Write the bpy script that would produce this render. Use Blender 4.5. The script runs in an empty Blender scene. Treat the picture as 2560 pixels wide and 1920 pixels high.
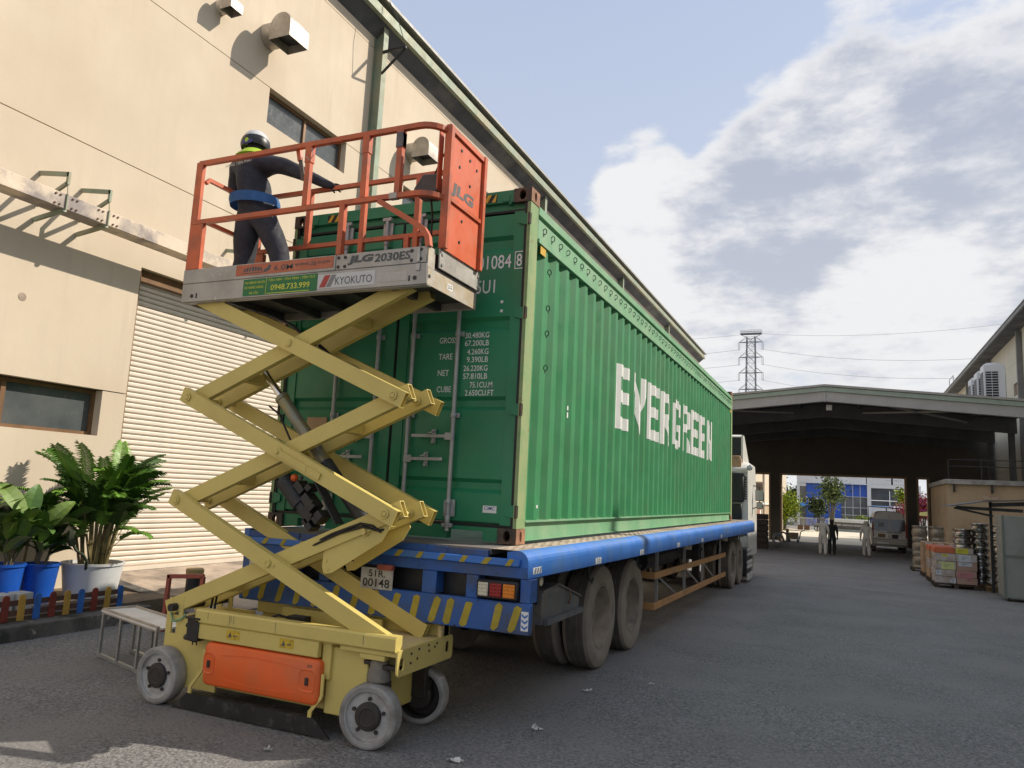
import bpy, bmesh, math, random
from mathutils import Vector, Matrix, noise
rnd = random.Random(11)
S = bpy.context.scene
COL = S.collection
PI = math.pi

# ------------------------------------------------------------------ camera
CR = ((0.9148028949619574, 0.40104434217298585, 0.04794892053278176),
      (-0.01378712631470054, 0.1496514139609536, -0.988642690484014),
      (-0.4036651812049244, 0.9037521175137154, 0.1424307957299656))
cam = bpy.data.cameras.new('camera')
camo = bpy.data.objects.new('camera', cam)
COL.objects.link(camo)
camo.matrix_world = Matrix(((CR[0][0], -CR[1][0], -CR[2][0], 2.3152), (CR[0][1], -CR[1][1], -CR[2][1], -5.3984),
                            (CR[0][2], -CR[1][2], -CR[2][2], 1.7221), (0, 0, 0, 1)))
cam.sensor_width = 36
cam.lens = 1874.58 / 2560 * 36
cam.clip_start = 0.05
cam.clip_end = 4000
S.camera = camo

# ------------------------------------------------------------------ light
SUN = Vector((1.0, 0.80, 1.07)).normalized()
sun = bpy.data.lights.new('sun', 'SUN')
sun.energy = 3.9
sun.angle = math.radians(0.55)
sun.color = (1.0, 0.91, 0.78)
suno = bpy.data.objects.new('sun', sun)
COL.objects.link(suno)
suno.rotation_euler = SUN.to_track_quat('Z', 'Y').to_euler()
suno.location = (30, 25, 40)

W = bpy.data.worlds.new('World')
S.world = W
W.use_nodes = True
wn = W.node_tree.nodes
wl = W.node_tree.links
wn.clear()
def wnode(t, **k):
    n = wn.new(t)
    for a, b in k.items(): setattr(n, a, b)
    return n
def wmath(op, a, b=None, c=None, clamp=False):
    n = wnode('ShaderNodeMath', operation=op, use_clamp=clamp)
    for i, v in enumerate((a, b, c)):
        if v is None: continue
        if isinstance(v, (int, float)): n.inputs[i].default_value = v
        else: wl.new(v, n.inputs[i])
    return n.outputs[0]
out = wnode('ShaderNodeOutputWorld')
bg = wnode('ShaderNodeBackground')
SKYS = 0.10
bg.inputs[1].default_value = SKYS
sky = wnode('ShaderNodeTexSky', sky_type='NISHITA')
sky.sun_disc = False
sky.sun_elevation = math.asin(SUN.z)
sky.sun_rotation = math.atan2(SUN.x, SUN.y)
sky.air_density = 1.2
sky.dust_density = 2.5
sky.ozone_density = 2.0
tc = wnode('ShaderNodeTexCoord')
sep = wnode('ShaderNodeSeparateXYZ')
wl.new(tc.outputs['Generated'], sep.inputs[0])
zc = wmath('MAXIMUM', sep.outputs[2], 0.0)
den = wmath('ADD', zc, 0.22)
comb = wnode('ShaderNodeCombineXYZ')
wl.new(wmath('DIVIDE', sep.outputs[0], den), comb.inputs[0])
wl.new(wmath('DIVIDE', sep.outputs[1], den), comb.inputs[1])
wl.new(wmath('MULTIPLY', zc, 1.6), comb.inputs[2])
def wnoise(scale, detail, rough, off=(0, 0, 0)):
    m = wnode('ShaderNodeMapping')
    m.inputs['Location'].default_value = off
    wl.new(comb.outputs[0], m.inputs[0])
    n = wnode('ShaderNodeTexNoise')
    n.inputs['Scale'].default_value = scale
    n.inputs['Detail'].default_value = detail
    n.inputs['Roughness'].default_value = rough
    wl.new(m.outputs[0], n.inputs['Vector'])
    return n.outputs['Fac']
def wramp(fac, a, b):
    n = wnode('ShaderNodeMapRange', interpolation_type='SMOOTHSTEP')
    n.inputs[1].default_value = a
    n.inputs[2].default_value = b
    wl.new(fac, n.inputs[0])
    return n.outputs[0]
def wblob(d, c0, c1):
    v = wnode('ShaderNodeVectorMath', operation='DOT_PRODUCT')
    wl.new(tc.outputs['Generated'], v.inputs[0])
    v.inputs[1].default_value = Vector(d).normalized()
    return wramp(v.outputs['Value'], c0, c1)
def pxdir(x, y):
    a, b = (x - 1280) / 1874.58, (y - 960) / 1874.58
    return tuple(a * CR[0][i] + b * CR[1][i] + CR[2][i] for i in range(3))
n1 = wnoise(2.3, 10.0, 0.55, (3.1, 1.7, 0.3))
n2 = wnoise(7.5, 8.0, 0.60, (0.4, 5.2, 2.0))
cover = wmath('MULTIPLY_ADD', n2, 0.42, wmath('MULTIPLY', n1, 0.85))
# where the banks of cloud stand in this sky (compass directions), the open part is over the long shed on the left
for d, c0, c1, amt in ((pxdir(1950, 600), .970, .997, .16), (pxdir(2330, 330), .977, .998, .15), (pxdir(2480, 560), .970, .998, .13),
                       (pxdir(1585, 385), .9972, .9997, .25), (pxdir(1600, 560), .9965, .9995, .14), (pxdir(1850, 640), .986, .998, .10), (pxdir(1980, 430), .994, .9996, .10), (pxdir(1760, 690), .986, .999, .10), (pxdir(2080, 95), .9975, .9998, .07)):
    cover = wmath('MULTIPLY_ADD', wblob(d, c0, c1), amt, cover)
for d, c0, c1, amt in ((pxdir(1150, 200), .92, .997, -.16), (pxdir(1720, 150), .982, .9985, -.13)):
    cover = wmath('MULTIPLY_ADD', wblob(d, c0, c1), amt, cover)
cover = wmath('ADD', cover, -.015)
mask = wramp(cover, .60, .73)
gb = wblob(pxdir(2160, 520), .965, .9985)
for d, c0, c1, am in ((pxdir(2460, 380), .975, .999, .8), (pxdir(1950, 490), .992, .9996, .5)):
    gb = wmath('MULTIPLY_ADD', wblob(d, c0, c1), am, gb, clamp=True)
gb = wmath('MULTIPLY', gb, wmath('SUBTRACT', 1.0, wblob(pxdir(2250, 780), .992, .999)))
n3 = wmath('SUBTRACT', wnoise(4.2, 9.0, .60, (3.13, 1.60, .40)), .5)
n4 = wmath('SUBTRACT', wnoise(11.0, 6.0, .60, (1.7, 2.9, .1)), .5)
sf = wmath('MULTIPLY_ADD', n3, 4.6, wmath('MULTIPLY_ADD', n4, 1.6, wmath('MULTIPLY_ADD', gb, .95, .10)))
gray = wmath('MULTIPLY', wramp(sf, .0, 1.5), wramp(cover, .62, .86), clamp=True)
def wmix(f, a, b):
    n = wnode('ShaderNodeMix', data_type='RGBA')
    if isinstance(f, (int, float)): n.inputs[0].default_value = f
    else: wl.new(f, n.inputs[0])
    for i, v in ((6, a), (7, b)):
        if isinstance(v, tuple): n.inputs[i].default_value = (*v, 1)
        else: wl.new(v, n.inputs[i])
    return n.outputs[2]
K = 1.0 / SKYS
white = tuple(K * v for v in (.70, .695, .695))
dark = tuple(K * v for v in (.30, .335, .43))
haze_c = tuple(K * v for v in (.625, .635, .645))
blue_c = tuple(K * v for v in (.375, .45, .62))
skyc = wmix(.75, sky.outputs[0], blue_c)
hz = wmath('POWER', wmath('SUBTRACT', 1.0, zc, clamp=True), 2.2)
skyc = wmix(wmath('MULTIPLY', hz, .9, clamp=True), skyc, haze_c)
cl = wmix(gray, white, dark)
cl = wmix(wmath('MULTIPLY', hz, .6, clamp=True), cl, haze_c)
fin = wmix(wmath('MULTIPLY', mask, .94), skyc, cl)
wl.new(fin, bg.inputs[0])
wl.new(bg.outputs[0], out.inputs[0])

S.view_settings.view_transform = 'Standard'
S.view_settings.look = 'None'
S.view_settings.exposure = 0.40
S.view_settings.gamma = 1
S.view_settings.use_curve_mapping = False
S.cycles.max_bounces = 8
S.cycles.diffuse_bounces = 4
S.cycles.use_denoising = True

# ------------------------------------------------------------------ materials
def s2l(v):
    v /= 255.0
    return v / 12.92 if v <= .04045 else ((v + .055) / 1.055) ** 2.4
def rgb(r, g, b): return (s2l(r), s2l(g), s2l(b))
MATS = {}
def mat(name, col, rough=.6, metal=0.0, var=.12, scale=2.0, bump=0.0, bscale=60.0, dirt=None, dscale=2.5, dthr=.58, dsoft=.12,
        streak=0.0, fine=0.0, fscale=120.0, coat=0.0, alpha=1.0, trans=0.0, emit=None, spec=.5, dirt2=None, d2scale=12, d2thr=.66, rvar=.12):
    if name in MATS: return MATS[name]
    m = bpy.data.materials.new(name)
    m.use_nodes = True
    N, L = m.node_tree.nodes, m.node_tree.links
    b = N['Principled BSDF']
    t = N.new('ShaderNodeTexCoord')
    co = t.outputs['Object']
    def nz(sc, det=4.0, stretch=None, off=0.0):
        v = co
        if stretch or off:
            mp = N.new('ShaderNodeMapping')
            mp.inputs['Scale'].default_value = stretch or (1, 1, 1)
            mp.inputs['Location'].default_value = (off, off * .7, off * 1.3)
            L.new(v, mp.inputs[0]); v = mp.outputs[0]
        n = N.new('ShaderNodeTexNoise')
        n.inputs['Scale'].default_value = sc
        n.inputs['Detail'].default_value = det
        n.inputs['Roughness'].default_value = .6
        L.new(v, n.inputs['Vector'])
        return n.outputs['Fac']
    def rng(f, a, bb, c=0.0, d=1.0):
        n = N.new('ShaderNodeMapRange')
        n.inputs[1].default_value, n.inputs[2].default_value, n.inputs[3].default_value, n.inputs[4].default_value = a, bb, c, d
        L.new(f, n.inputs[0]); return n.outputs[0]
    def mix(f, a, bb, mode='MIX'):
        n = N.new('ShaderNodeMix'); n.data_type = 'RGBA'; n.blend_type = mode
        if isinstance(f, (int, float)): n.inputs[0].default_value = f
        else: L.new(f, n.inputs[0])
        for i, v in ((6, a), (7, bb)):
            if isinstance(v, tuple): n.inputs[i].default_value = (*v[:3], 1)
            else: L.new(v, n.inputs[i])
        return n.outputs[2]
    c = tuple(col)
    if var:
        lo = tuple(max(0, v * (1 - var)) for v in c); hi = tuple(min(1, v * (1 + var)) for v in c)
        c = mix(rng(nz(scale), .28, .72), lo, hi)
    if streak:
        f = rng(nz(5.0, 3.0, (1.3, 1.3, .10), 3.3), .5, .75)
        c = mix(f, c, tuple(v * (1 - streak) for v in col[:3]))
    if fine:
        f = rng(nz(fscale, 2.0, None, 1.1), .3, .7, 1 - fine, 1 + fine)
        g = N.new('ShaderNodeMix'); g.data_type = 'RGBA'; g.blend_type = 'MULTIPLY'; g.inputs[0].default_value = 1
        if isinstance(c, tuple): g.inputs[6].default_value = (*c, 1)
        else: L.new(c, g.inputs[6])
        L.new(f, g.inputs[7]); c = g.outputs[2]
    if dirt:
        c = mix(rng(nz(dscale, 6.0, None, 5.7), dthr - dsoft, dthr + dsoft), c, dirt)
    if dirt2:
        c = mix(rng(nz(d2scale, 6.0, None, 9.1), d2thr - .03, d2thr + .03), c, dirt2)
    if isinstance(c, tuple): b.inputs['Base Color'].default_value = (*c, 1)
    else: L.new(c, b.inputs['Base Color'])
    if rvar: L.new(rng(nz(scale * 3, 4, None, 2.2), .3, .7, max(.02, rough - rvar), min(1, rough + rvar)), b.inputs['Roughness'])
    else: b.inputs['Roughness'].default_value = rough
    b.inputs['Metallic'].default_value = metal
    b.inputs['Specular IOR Level'].default_value = spec
    if coat: b.inputs['Coat Weight'].default_value = coat
    if trans: b.inputs['Transmission Weight'].default_value = trans
    if alpha < 1: b.inputs['Alpha'].default_value = alpha
    if emit:
        b.inputs['Emission Color'].default_value = (*emit[:3], 1); b.inputs['Emission Strength'].default_value = emit[3]
    if bump:
        bp = N.new('ShaderNodeBump')
        bp.inputs['Strength'].default_value = bump
        bp.inputs['Distance'].default_value = .02
        L.new(nz(bscale, 4.0, None, .6), bp.inputs['Height'])
        L.new(bp.outputs[0], b.inputs['Normal'])
    MATS[name] = m
    return m

# ------------------------------------------------------------------ mesh building
class MB:
    def __init__(s): s.v, s.f, s.m = [], [], []
    def add(s, vs, fs, m=0):
        o = len(s.v)
        s.v += [tuple(p) for p in vs]
        for f in fs: s.f.append([i + o for i in f]); s.m.append(m)
        return s
    def box(s, x0, x1, y0, y1, z0, z1, m=0):
        v = [(x, y, z) for x in (x0, x1) for y in (y0, y1) for z in (z0, z1)]
        return s.add(v, [(0, 1, 3, 2), (4, 6, 7, 5), (0, 4, 5, 1), (2, 3, 7, 6), (0, 2, 6, 4), (1, 5, 7, 3)], m)
    def frame(s, p0, p1, up=(0, 0, 1)):
        p0, p1 = Vector(p0), Vector(p1)
        d = (p1 - p0).normalized(); u = Vector(up)
        sd = d.cross(u)
        if sd.length < 1e-4: sd = d.cross(Vector((1, 0, 0)))
        sd.normalize(); u = sd.cross(d).normalized()
        return p0, p1, d, sd, u
    def bar(s, p0, p1, w, h, up=(0, 0, 1), m=0):
        p0, p1, d, sd, u = s.frame(p0, p1, up)
        v = [p + sd * (a * w / 2) + u * (b * h / 2) for p in (p0, p1) for a in (-1, 1) for b in (-1, 1)]
        return s.add(v, [(0, 1, 3, 2), (4, 6, 7, 5), (0, 4, 5, 1), (2, 3, 7, 6), (0, 2, 6, 4), (1, 5, 7, 3)], m)
    def hollow(s, p0, p1, w, h, t=.006, up=(0, 0, 1), m=0):
        p0, p1, d, sd, u = s.frame(p0, p1, up)
        def ring(p, ww, hh): return [p + sd * (a * ww / 2) + u * (b * hh / 2) for a, b in ((-1, -1), (1, -1), (1, 1), (-1, 1))]
        v = ring(p0, w, h) + ring(p1, w, h) + ring(p0, w - 2 * t, h - 2 * t) + ring(p1, w - 2 * t, h - 2 * t)
        fs = []
        for i in range(4):
            j = (i + 1) % 4
            fs += [(i, j, 4 + j, 4 + i), (8 + j, 8 + i, 12 + i, 12 + j), (j, i, 8 + i, 8 + j), (4 + i, 4 + j, 12 + j, 12 + i)]
        return s.add(v, fs, m)
    def cyl(s, p0, p1, r, n=14, r2=None, caps=True, m=0):
        p0, p1, d, sd, u = s.frame(p0, p1, (0, 0, 1) if abs((Vector(p1) - Vector(p0)).normalized().z) < .99 else (0, 1, 0))
        r2 = r if r2 is None else r2
        v = [p + (sd * math.cos(2 * PI * i / n) + u * math.sin(2 * PI * i / n)) * q for p, q in ((p0, r), (p1, r2)) for i in range(n)]
        fs = [(i, (i + 1) % n, n + (i + 1) % n, n + i) for i in range(n)]
        if caps: fs += [tuple(range(n))[::-1], tuple(range(n, 2 * n))]
        return s.add(v, fs, m)
    def tube(s, pts, r, n=8, m=0, sq=False, closed=False):
        pts = [Vector(p) for p in pts]; k = len(pts); v = []
        u0 = None
        for i, p in enumerate(pts):
            a = pts[(i - 1) % k] if (closed or i > 0) else p
            b = pts[(i + 1) % k] if (closed or i < k - 1) else p
            d = (b - a).normalized()
            if u0 is None:
                u0 = Vector((0, 0, 1)) if abs(d.z) < .9 else Vector((0, 1, 0))
            sd = d.cross(u0)
            if sd.length < 1e-4: sd = d.cross(Vector((1, .1, 0)))
            sd.normalize(); u = sd.cross(d).normalized(); u0 = u
            for j in range(n):
                an = 2 * PI * (j + (.5 if sq else 0)) / n
                q = r * (1.414 if sq else 1)
                v.append(p + (sd * math.cos(an) + u * math.sin(an)) * q)
        fs = []
        for i in range(k if closed else k - 1):
            ii = (i + 1) % k
            for j in range(n): fs.append((i * n + j, i * n + (j + 1) % n, ii * n + (j + 1) % n, ii * n + j))
        if not closed: fs += [tuple(range(n))[::-1], tuple(range((k - 1) * n, k * n))]
        return s.add(v, fs, m)
    def lathe(s, prof, c, axis, n=32, m=0, closed=False):
        c = Vector(c); d = Vector(axis).normalized()
        a = d.cross(Vector((0, 0, 1)) if abs(d.z) < .9 else Vector((1, 0, 0))).normalized(); b = d.cross(a)
        k = len(prof); v = []
        for r, t in prof:
            for j in range(n):
                an = 2 * PI * j / n
                v.append(c + d * t + (a * math.cos(an) + b * math.sin(an)) * r)
        fs = []
        for i in range(k if closed else k - 1):
            ii = (i + 1) % k
            for j in range(n): fs.append((i * n + j, i * n + (j + 1) % n, ii * n + (j + 1) % n, ii * n + j))
        return s.add(v, fs, m)
    def prism(s, poly, plane, a, b, m=0):
        n = len(poly)
        def P(p, t): return {'xz': (p[0], t, p[1]), 'yz': (t, p[0], p[1]), 'xy': (p[0], p[1], t)}[plane]
        v = [P(p, a) for p in poly] + [P(p, b) for p in poly]
        fs = [tuple(range(n)), tuple(range(n, 2 * n))[::-1]] + [(i, n + i, n + (i + 1) % n, (i + 1) % n) for i in range(n)]
        return s.add(v, fs, m)
    def quad(s, *p, m=0): return s.add(p, [tuple(range(len(p)))], m)
    def ball(s, c, r, n=10, k=7, m=0, sc=(1, 1, 1)):
        v = []; fs = []
        for i in range(k + 1):
            th = PI * i / k
            for j in range(n):
                ph = 2 * PI * j / n
                v.append((c[0] + r * sc[0] * math.sin(th) * math.cos(ph), c[1] + r * sc[1] * math.sin(th) * math.sin(ph), c[2] + r * sc[2] * math.cos(th)))
        for i in range(k):
            for j in range(n): fs.append((i * n + j, (i + 1) * n + j, (i + 1) * n + (j + 1) % n, i * n + (j + 1) % n))
        return s.add(v, fs, m)
    def mesh(s, name, mats, off=(0, 0, 0), bevel=0.0, smooth=True, ang=38, fix=True):
        me = bpy.data.meshes.new(name)
        o = Vector(off)
        me.from_pydata([tuple(Vector(p) - o) for p in s.v], [], s.f)
        mats = mats if isinstance(mats, (list, tuple)) else [mats]
        for q in mats: me.materials.append(q)
        if len(mats) > 1: me.polygons.foreach_set('material_index', s.m)
        if fix or bevel:
            bm = bmesh.new(); bm.from_mesh(me)
            bmesh.ops.remove_doubles(bm, verts=bm.verts, dist=1e-5)
            if fix: bmesh.ops.recalc_face_normals(bm, faces=bm.faces)
            if bevel:
                ed = [e for e in bm.edges if len(e.link_faces) == 2 and e.calc_face_angle(0) > .5]
                bmesh.ops.bevel(bm, geom=ed, offset=bevel, segments=1, affect='EDGES', clamp_overlap=True)
            bm.to_mesh(me); bm.free()
        if smooth:
            me.polygons.foreach_set('use_smooth', [True] * len(me.polygons))
            me.set_sharp_from_angle(angle=math.radians(ang))
        me.update()
        return me
    def build(s, name, mats, parent=None, **k):
        kind = k.pop('kind', None); label = k.pop('label', None)
        me = s.mesh(name, mats, wloc(parent), **k)
        return link(name, me, parent, kind, label)

def wloc(o):
    v = Vector((0, 0, 0))
    while o is not None: v += Vector(o.location); o = o.parent
    return v
def link(name, me, parent=None, kind=None, label=None):
    o = bpy.data.objects.new(name, me)
    COL.objects.link(o)
    if parent is not None: o.parent = parent
    if kind: o['kind'] = kind
    if label: o['label'] = label
    return o
def thing(name, label, cat, loc=(0, 0, 0), group=None):
    o = bpy.data.objects.new(name, None)
    COL.objects.link(o); o.location = loc; o.empty_display_size = .2
    return tag(o, label, cat, group)
def tag(o, label, cat, group=None):
    o['label'] = label; o['category'] = cat
    if group: o['group'] = group
    return o
def dup(root, loc, rotz=0.0, label=None, group=None, scale=None):
    r = root.copy(); COL.objects.link(r); r.location = loc; r.rotation_euler = (0, 0, rotz)
    if label: r['label'] = label
    if group: r['group'] = group
    if scale: r.scale = scale
    for ch in list(root.children):
        c = ch.copy(); COL.objects.link(c); c.parent = r
        for g in ch.children:
            d = g.copy(); COL.objects.link(d); d.parent = c
    return r
def box(name, m, parent, *a, **k): return MB().box(*a).build(name, m, parent, **k)
TXT = {}
def text_raw(s, bold=0.0):
    k = (s, bold)
    if k not in TXT:
        cu = bpy.data.curves.new('txt', 'FONT')
        cu.body = s; cu.size = 1; cu.offset = bold; cu.resolution_u = 3
        o = bpy.data.objects.new('txt', cu); COL.objects.link(o)
        dg = bpy.context.evaluated_depsgraph_get()
        me = bpy.data.meshes.new_from_object(o.evaluated_get(dg))
        vs = [(v.co.x, v.co.y) for v in me.vertices]; fs = [tuple(p.vertices) for p in me.polygons]
        bpy.data.objects.remove(o); bpy.data.curves.remove(cu); bpy.data.meshes.remove(me)
        TXT[k] = (vs, fs)
    return TXT[k]
def text(s, m, parent, name, org, right, up, w, h, bold=0.0, shear=0.0):
    """lettering fitted into the rectangle org + right*[0,w] + up*[0,h]"""
    vs, fs = text_raw(s, bold)
    x0 = min(v[0] for v in vs); x1 = max(v[0] for v in vs); y0 = min(v[1] for v in vs); y1 = max(v[1] for v in vs)
    org, right, up = Vector(org), Vector(right).normalized(), Vector(up).normalized()
    b = MB()
    b.add([org + right * ((x - x0) / (x1 - x0) * w + shear * (y - y0) / (y1 - y0) * h) + up * ((y - y0) / (y1 - y0) * h) for x, y in vs], fs)
    return b.build(name, m, parent, smooth=False, fix=False)
def gz(y): return 0.0 if y < 2 else -0.015 * (min(y, 40) - 2)

# common materials (base colours measured as the things' own paint)
m_steel = mat('galvanised_steel', (.42, .42, .41), .45, .7, .18, 9)
m_black = mat('black_plastic', (.018, .018, .02), .5, 0, .2, 6)
m_dark = mat('dark_steel', (.035, .036, .038), .55, .3, .3, 5)
m_rubber = mat('tyre_rubber', (.045, .042, .039), .85, 0, .25, 6, .2, 90, dirt=(.17, .15, .125), dscale=4, dthr=.48, dsoft=.25)
m_white = mat('white_paint', (.74, .73, .70), .45, 0, .06, 3, dirt=(.42, .38, .32), dscale=3, dthr=.72)
m_whitetxt = mat('white_lettering', (.78, .78, .75), .6, 0, .08, 30)
m_glass = mat('dark_glass', (.02, .025, .03), .06, 0, 0, rvar=0, spec=.8)
m_wood = mat('pallet_wood', (.26, .17, .09), .8, 0, .3, 4, .3, 40)
m_card = mat('cardboard', (.36, .235, .14), .8, 0, .15, 3)
m_rust = mat('rusty_steel', (.22, .12, .075), .8, .1, .3, 12, .3, 60, dirt=(.10, .06, .045), dscale=9, dthr=.55)
# ================================================================== the setting
m_asphalt = mat('asphalt', (.185, .182, .180), .9, 0, .16, .5, .9, 42, dirt=(.215, .207, .198), dscale=.8, dthr=.56, dsoft=.1,
                fine=.55, fscale=48, dirt2=(.085, .083, .082), d2scale=24, d2thr=.65)
m_yard = mat('light_concrete', (.60, .55, .44), .9, 0, .1, .5, fine=.1)  # light-toned concrete of the yard beyond the canopy
m_conc = mat('old_concrete', (.44, .35, .27), .9, 0, .2, 1.5, .3, 40, dirt=(.16, .13, .105), dscale=1.6, dthr=.55, fine=.15, fscale=60)
m_kerb = mat('stained_kerb', (.17, .155, .14), .9, 0, .3, 2, .4, 35, dirt=(.045, .042, .038), dscale=2.2, dthr=.5, dirt2=(.42, .36, .29), d2scale=7, d2thr=.66)
m_soil = mat('dry_soil', (.16, .115, .075), .95, 0, .3, 4, .6, 25)
ys = [-80, 2, 40, 60, 120, 400, 2500]
g = MB()
xs = [-1500, -60, -20, -7, 0, 8, 20, 60, 1500]
for j in range(len(ys) - 1):
    for i in range(len(xs) - 1):
        g.quad((xs[i], ys[j], gz(ys[j])), (xs[i + 1], ys[j], gz(ys[j])), (xs[i + 1], ys[j + 1], gz(ys[j + 1])), (xs[i], ys[j + 1], gz(ys[j + 1])))
g.build('ground', m_asphalt, kind='structure', smooth=False)
MB().quad((-40, 47.6, -.565), (40, 47.6, -.565), (40, 76, -.565), (-40, 76, -.565)).build('road', m_yard, kind='structure', smooth=False)
# planting bed, its kerb and the ramp up to the shutter
MB().prism([(-7, 0), (-5.55, 0), (-5.55, .19), (-7, .21)], 'xz', -7, 2.0).build('planting_bed', m_soil, kind='structure')
k = MB().box(-5.55, -5.30, -7, 1.16, -.02, .155)
k.box(-6.98, -5.30, 1.16, 1.40, -.02, .17)
k.build('kerb', m_kerb, kind='structure', bevel=.012)
rm = MB().prism([(-7.1, -.02), (-4.95, -.02), (-4.95, .015), (-5.7, .14), (-7.1, .335)], 'xz', 2.05, 7.3)
rm.build('ramp', m_conc, kind='structure')
MB().prism([(-6.95, -.02), (-5.1, -.02), (-5.1, .03), (-5.8, .17), (-6.95, .335)], 'xz', 1.86, 2.045).build('ramp_edge', m_kerb, kind='structure')

# ------------------------------------------------------------------ long shed on the left
m_wall = mat('cream_wall', (.62, .525, .40), .85, 0, .07, .35, .08, 12, dirt=(.57, .465, .35), dscale=.55, dthr=.60, dsoft=.16, streak=.06)
m_wallin = mat('joint_filler', (.20, .155, .10), .9, 0, .2)
m_green = mat('green_grey_steel', (.25, .30, .22), .6, .1, .2, 2.5, dirt=(.33, .30, .20), dscale=1.4, dthr=.55)
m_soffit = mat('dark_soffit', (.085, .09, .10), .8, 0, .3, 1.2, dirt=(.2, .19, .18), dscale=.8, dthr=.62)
m_roof = mat('roof_sheet', (.36, .35, .32), .6, .2, .15, 2)
m_shut = mat('shutter_paint', (.72, .63, .52), .55, 0, .06, 3, dirt=(.45, .33, .22), dscale=6, dthr=.74, dsoft=.05)
m_brownframe = mat('brown_frame', (.20, .11, .055), .5, .3, .2, 5)
m_frost = mat('hazy_glass', (.075, .085, .09), .2, 0, .15, 4, dirt=(.12, .125, .125), dscale=1.2, dthr=.55, spec=.45)
m_duct = mat('weathered_tin', (.40, .36, .31), .5, .45, .2, 5, dirt=(.62, .58, .52), dscale=3, dthr=.6)
shed = thing('warehouse', 'long cream warehouse with grey roller shutter and green gutter along the left side', 'warehouse', (-7, 7, 0))
def wall_rows(parent, xa, xb, cuts_y, rows, holes, m, name='wall_panel', gap=.007):
    for z0, z1 in rows:
        for y0, y1 in zip(cuts_y[:-1], cuts_y[1:]):
            hs = [h for h in holes if h[0] < y1 and h[1] > y0 and h[2] < z1 and h[3] > z0]
            yy = sorted({y0 + gap, y1 - gap} | {min(max(v, y0 + gap), y1 - gap) for h in hs for v in h[:2]})
            zz = sorted({z0 + gap, z1 - gap} | {min(max(v, z0 + gap), z1 - gap) for h in hs for v in h[2:]})
            b = MB(); any_ = False
            for a0, a1 in zip(yy[:-1], yy[1:]):
                for c0, c1 in zip(zz[:-1], zz[1:]):
                    cy, cz = (a0 + a1) / 2, (c0 + c1) / 2
                    if any(h[0] < cy < h[1] and h[2] < cz < h[3] for h in hs): continue
                    b.box(xa, xb, a0, a1, c0, c1); any_ = True
            if any_: b.build(name, m, parent, smooth=False, fix=False)
HOLES = [(-.9, 1.68, 2.21, 2.828), (4.21, 6.49, 8.02, 8.673), (8.7, 11.0, 8.02, 8.673), (13.4, 15.7, 8.02, 8.673), (2.05, 6.75, .02, 4.70)]
wall_rows(shed, -7.22, -7.0, [-14, 7.24, 17.0, 26.8, 36.6, 48.0], [(-.6, 2.835), (2.835, 6.1), (6.1, 8.68), (8.68, 11.21), (11.21, 11.56)], HOLES, m_wall)
box('inner_wall', m_wallin, shed, -7.45, -7.24, -14, 48, -.6, 12.1)
def window(y0, y1, z0, z1, mull, m_g, m_f, x=-7.16):
    f = MB()
    for a in (y0, y1 - .05): f.box(x - .03, x + .03, a, a + .05, z0, z1)
    for c in (z0, z1 - .05): f.box(x - .03, x + .03, y0 + .05, y1 - .05, c, c + .05)
    f.box(x - .03, x + .035, mull - .03, mull + .03, z0 + .05, z1 - .05)
    fr = f.build('window', m_f, shed)
    for a, b_ in ((y0 + .05, mull - .03), (mull + .03, y1 - .05)):
        box('pane', m_g, fr, x - .012, x - .004, a, b_, z0 + .05, z1 - .05, smooth=False)
window(-.9, 1.68, 2.21, 2.828, .43, m_frost, m_brownframe)
for a in (4.21, 8.7, 13.4): window(a, a + 2.28, 8.02, 8.673, a + 1.14, m_frost, m_brownframe)
# roller shutter: frame part with one slat object per slat
sh = MB()
sh.box(-7.2, -7.06, 2.05, 2.11, .335, 4.70).box(-7.2, -7.06, 6.69, 6.75, .335, 4.70).box(-7.2, -7.1, 2.11, 6.69, 4.5, 4.70)
sh = sh.build('roller_shutter', m_brownframe, shed)
pitch = .0755
prof = [(-7.150, 0), (-7.128, .004), (-7.118, .020), (-7.118, .050), (-7.128, .066), (-7.150, .070), (-7.150, .0755)]
sl = MB()
for i in range(len(prof) - 1):
    (xa, za), (xb, zb) = prof[i], prof[i + 1]
    sl.quad((xa, 2.11, za), (xa, 6.69, za), (xb, 6.69, zb), (xb, 2.11, zb))
slat_me = sl.mesh('slat', m_shut, wloc(sh) + Vector((0, 0, 0)), smooth=False, fix=False)
for i in range(55):
    o = link('slat', slat_me, sh); o.location = (0, 0, .40 + i * pitch)
box('bottom_bar', m_shut, sh, -7.15, -7.11, 2.11, 6.69, .338, .40)
# eaves
gut = MB().box(-6.66, -6.60, -14, 47.9, 11.69, 11.895).box(-6.82, -6.662, -14, 47.9, 11.70, 11.73)
gut.build('gutter', m_green, shed)
rf = MB().prism([(-6.52, 12.03), (-6.52, 12.10), (-20, 13.4), (-20, 13.33)], 'xz', -14.2, 48.1)
rf.build('roof', m_roof, shed)
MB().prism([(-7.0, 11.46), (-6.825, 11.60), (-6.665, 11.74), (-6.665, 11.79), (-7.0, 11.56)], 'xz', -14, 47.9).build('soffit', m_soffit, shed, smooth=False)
for y in (7.24, 17.0, 26.8, 36.6):
    b = MB().box(-6.77, -6.75, y - .085, y + .085, -.5, 11.66).box(-6.99, -6.772, y - .008, y + .008, -.5, 11.6).box(-7.0, -6.99, y - .085, y + .085, -.5, 11.5)
    b.build('column', m_green, shed, smooth=False)
bk = MB()
bk.bar((-6.75, 7.16, 11.06), (-6.16, 7.16, 11.06), .05, .05).bar((-6.75, 7.16, 10.56), (-6.19, 7.16, 11.03), .04, .04)
bk.build('bracket', m_dark, shed)
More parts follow.
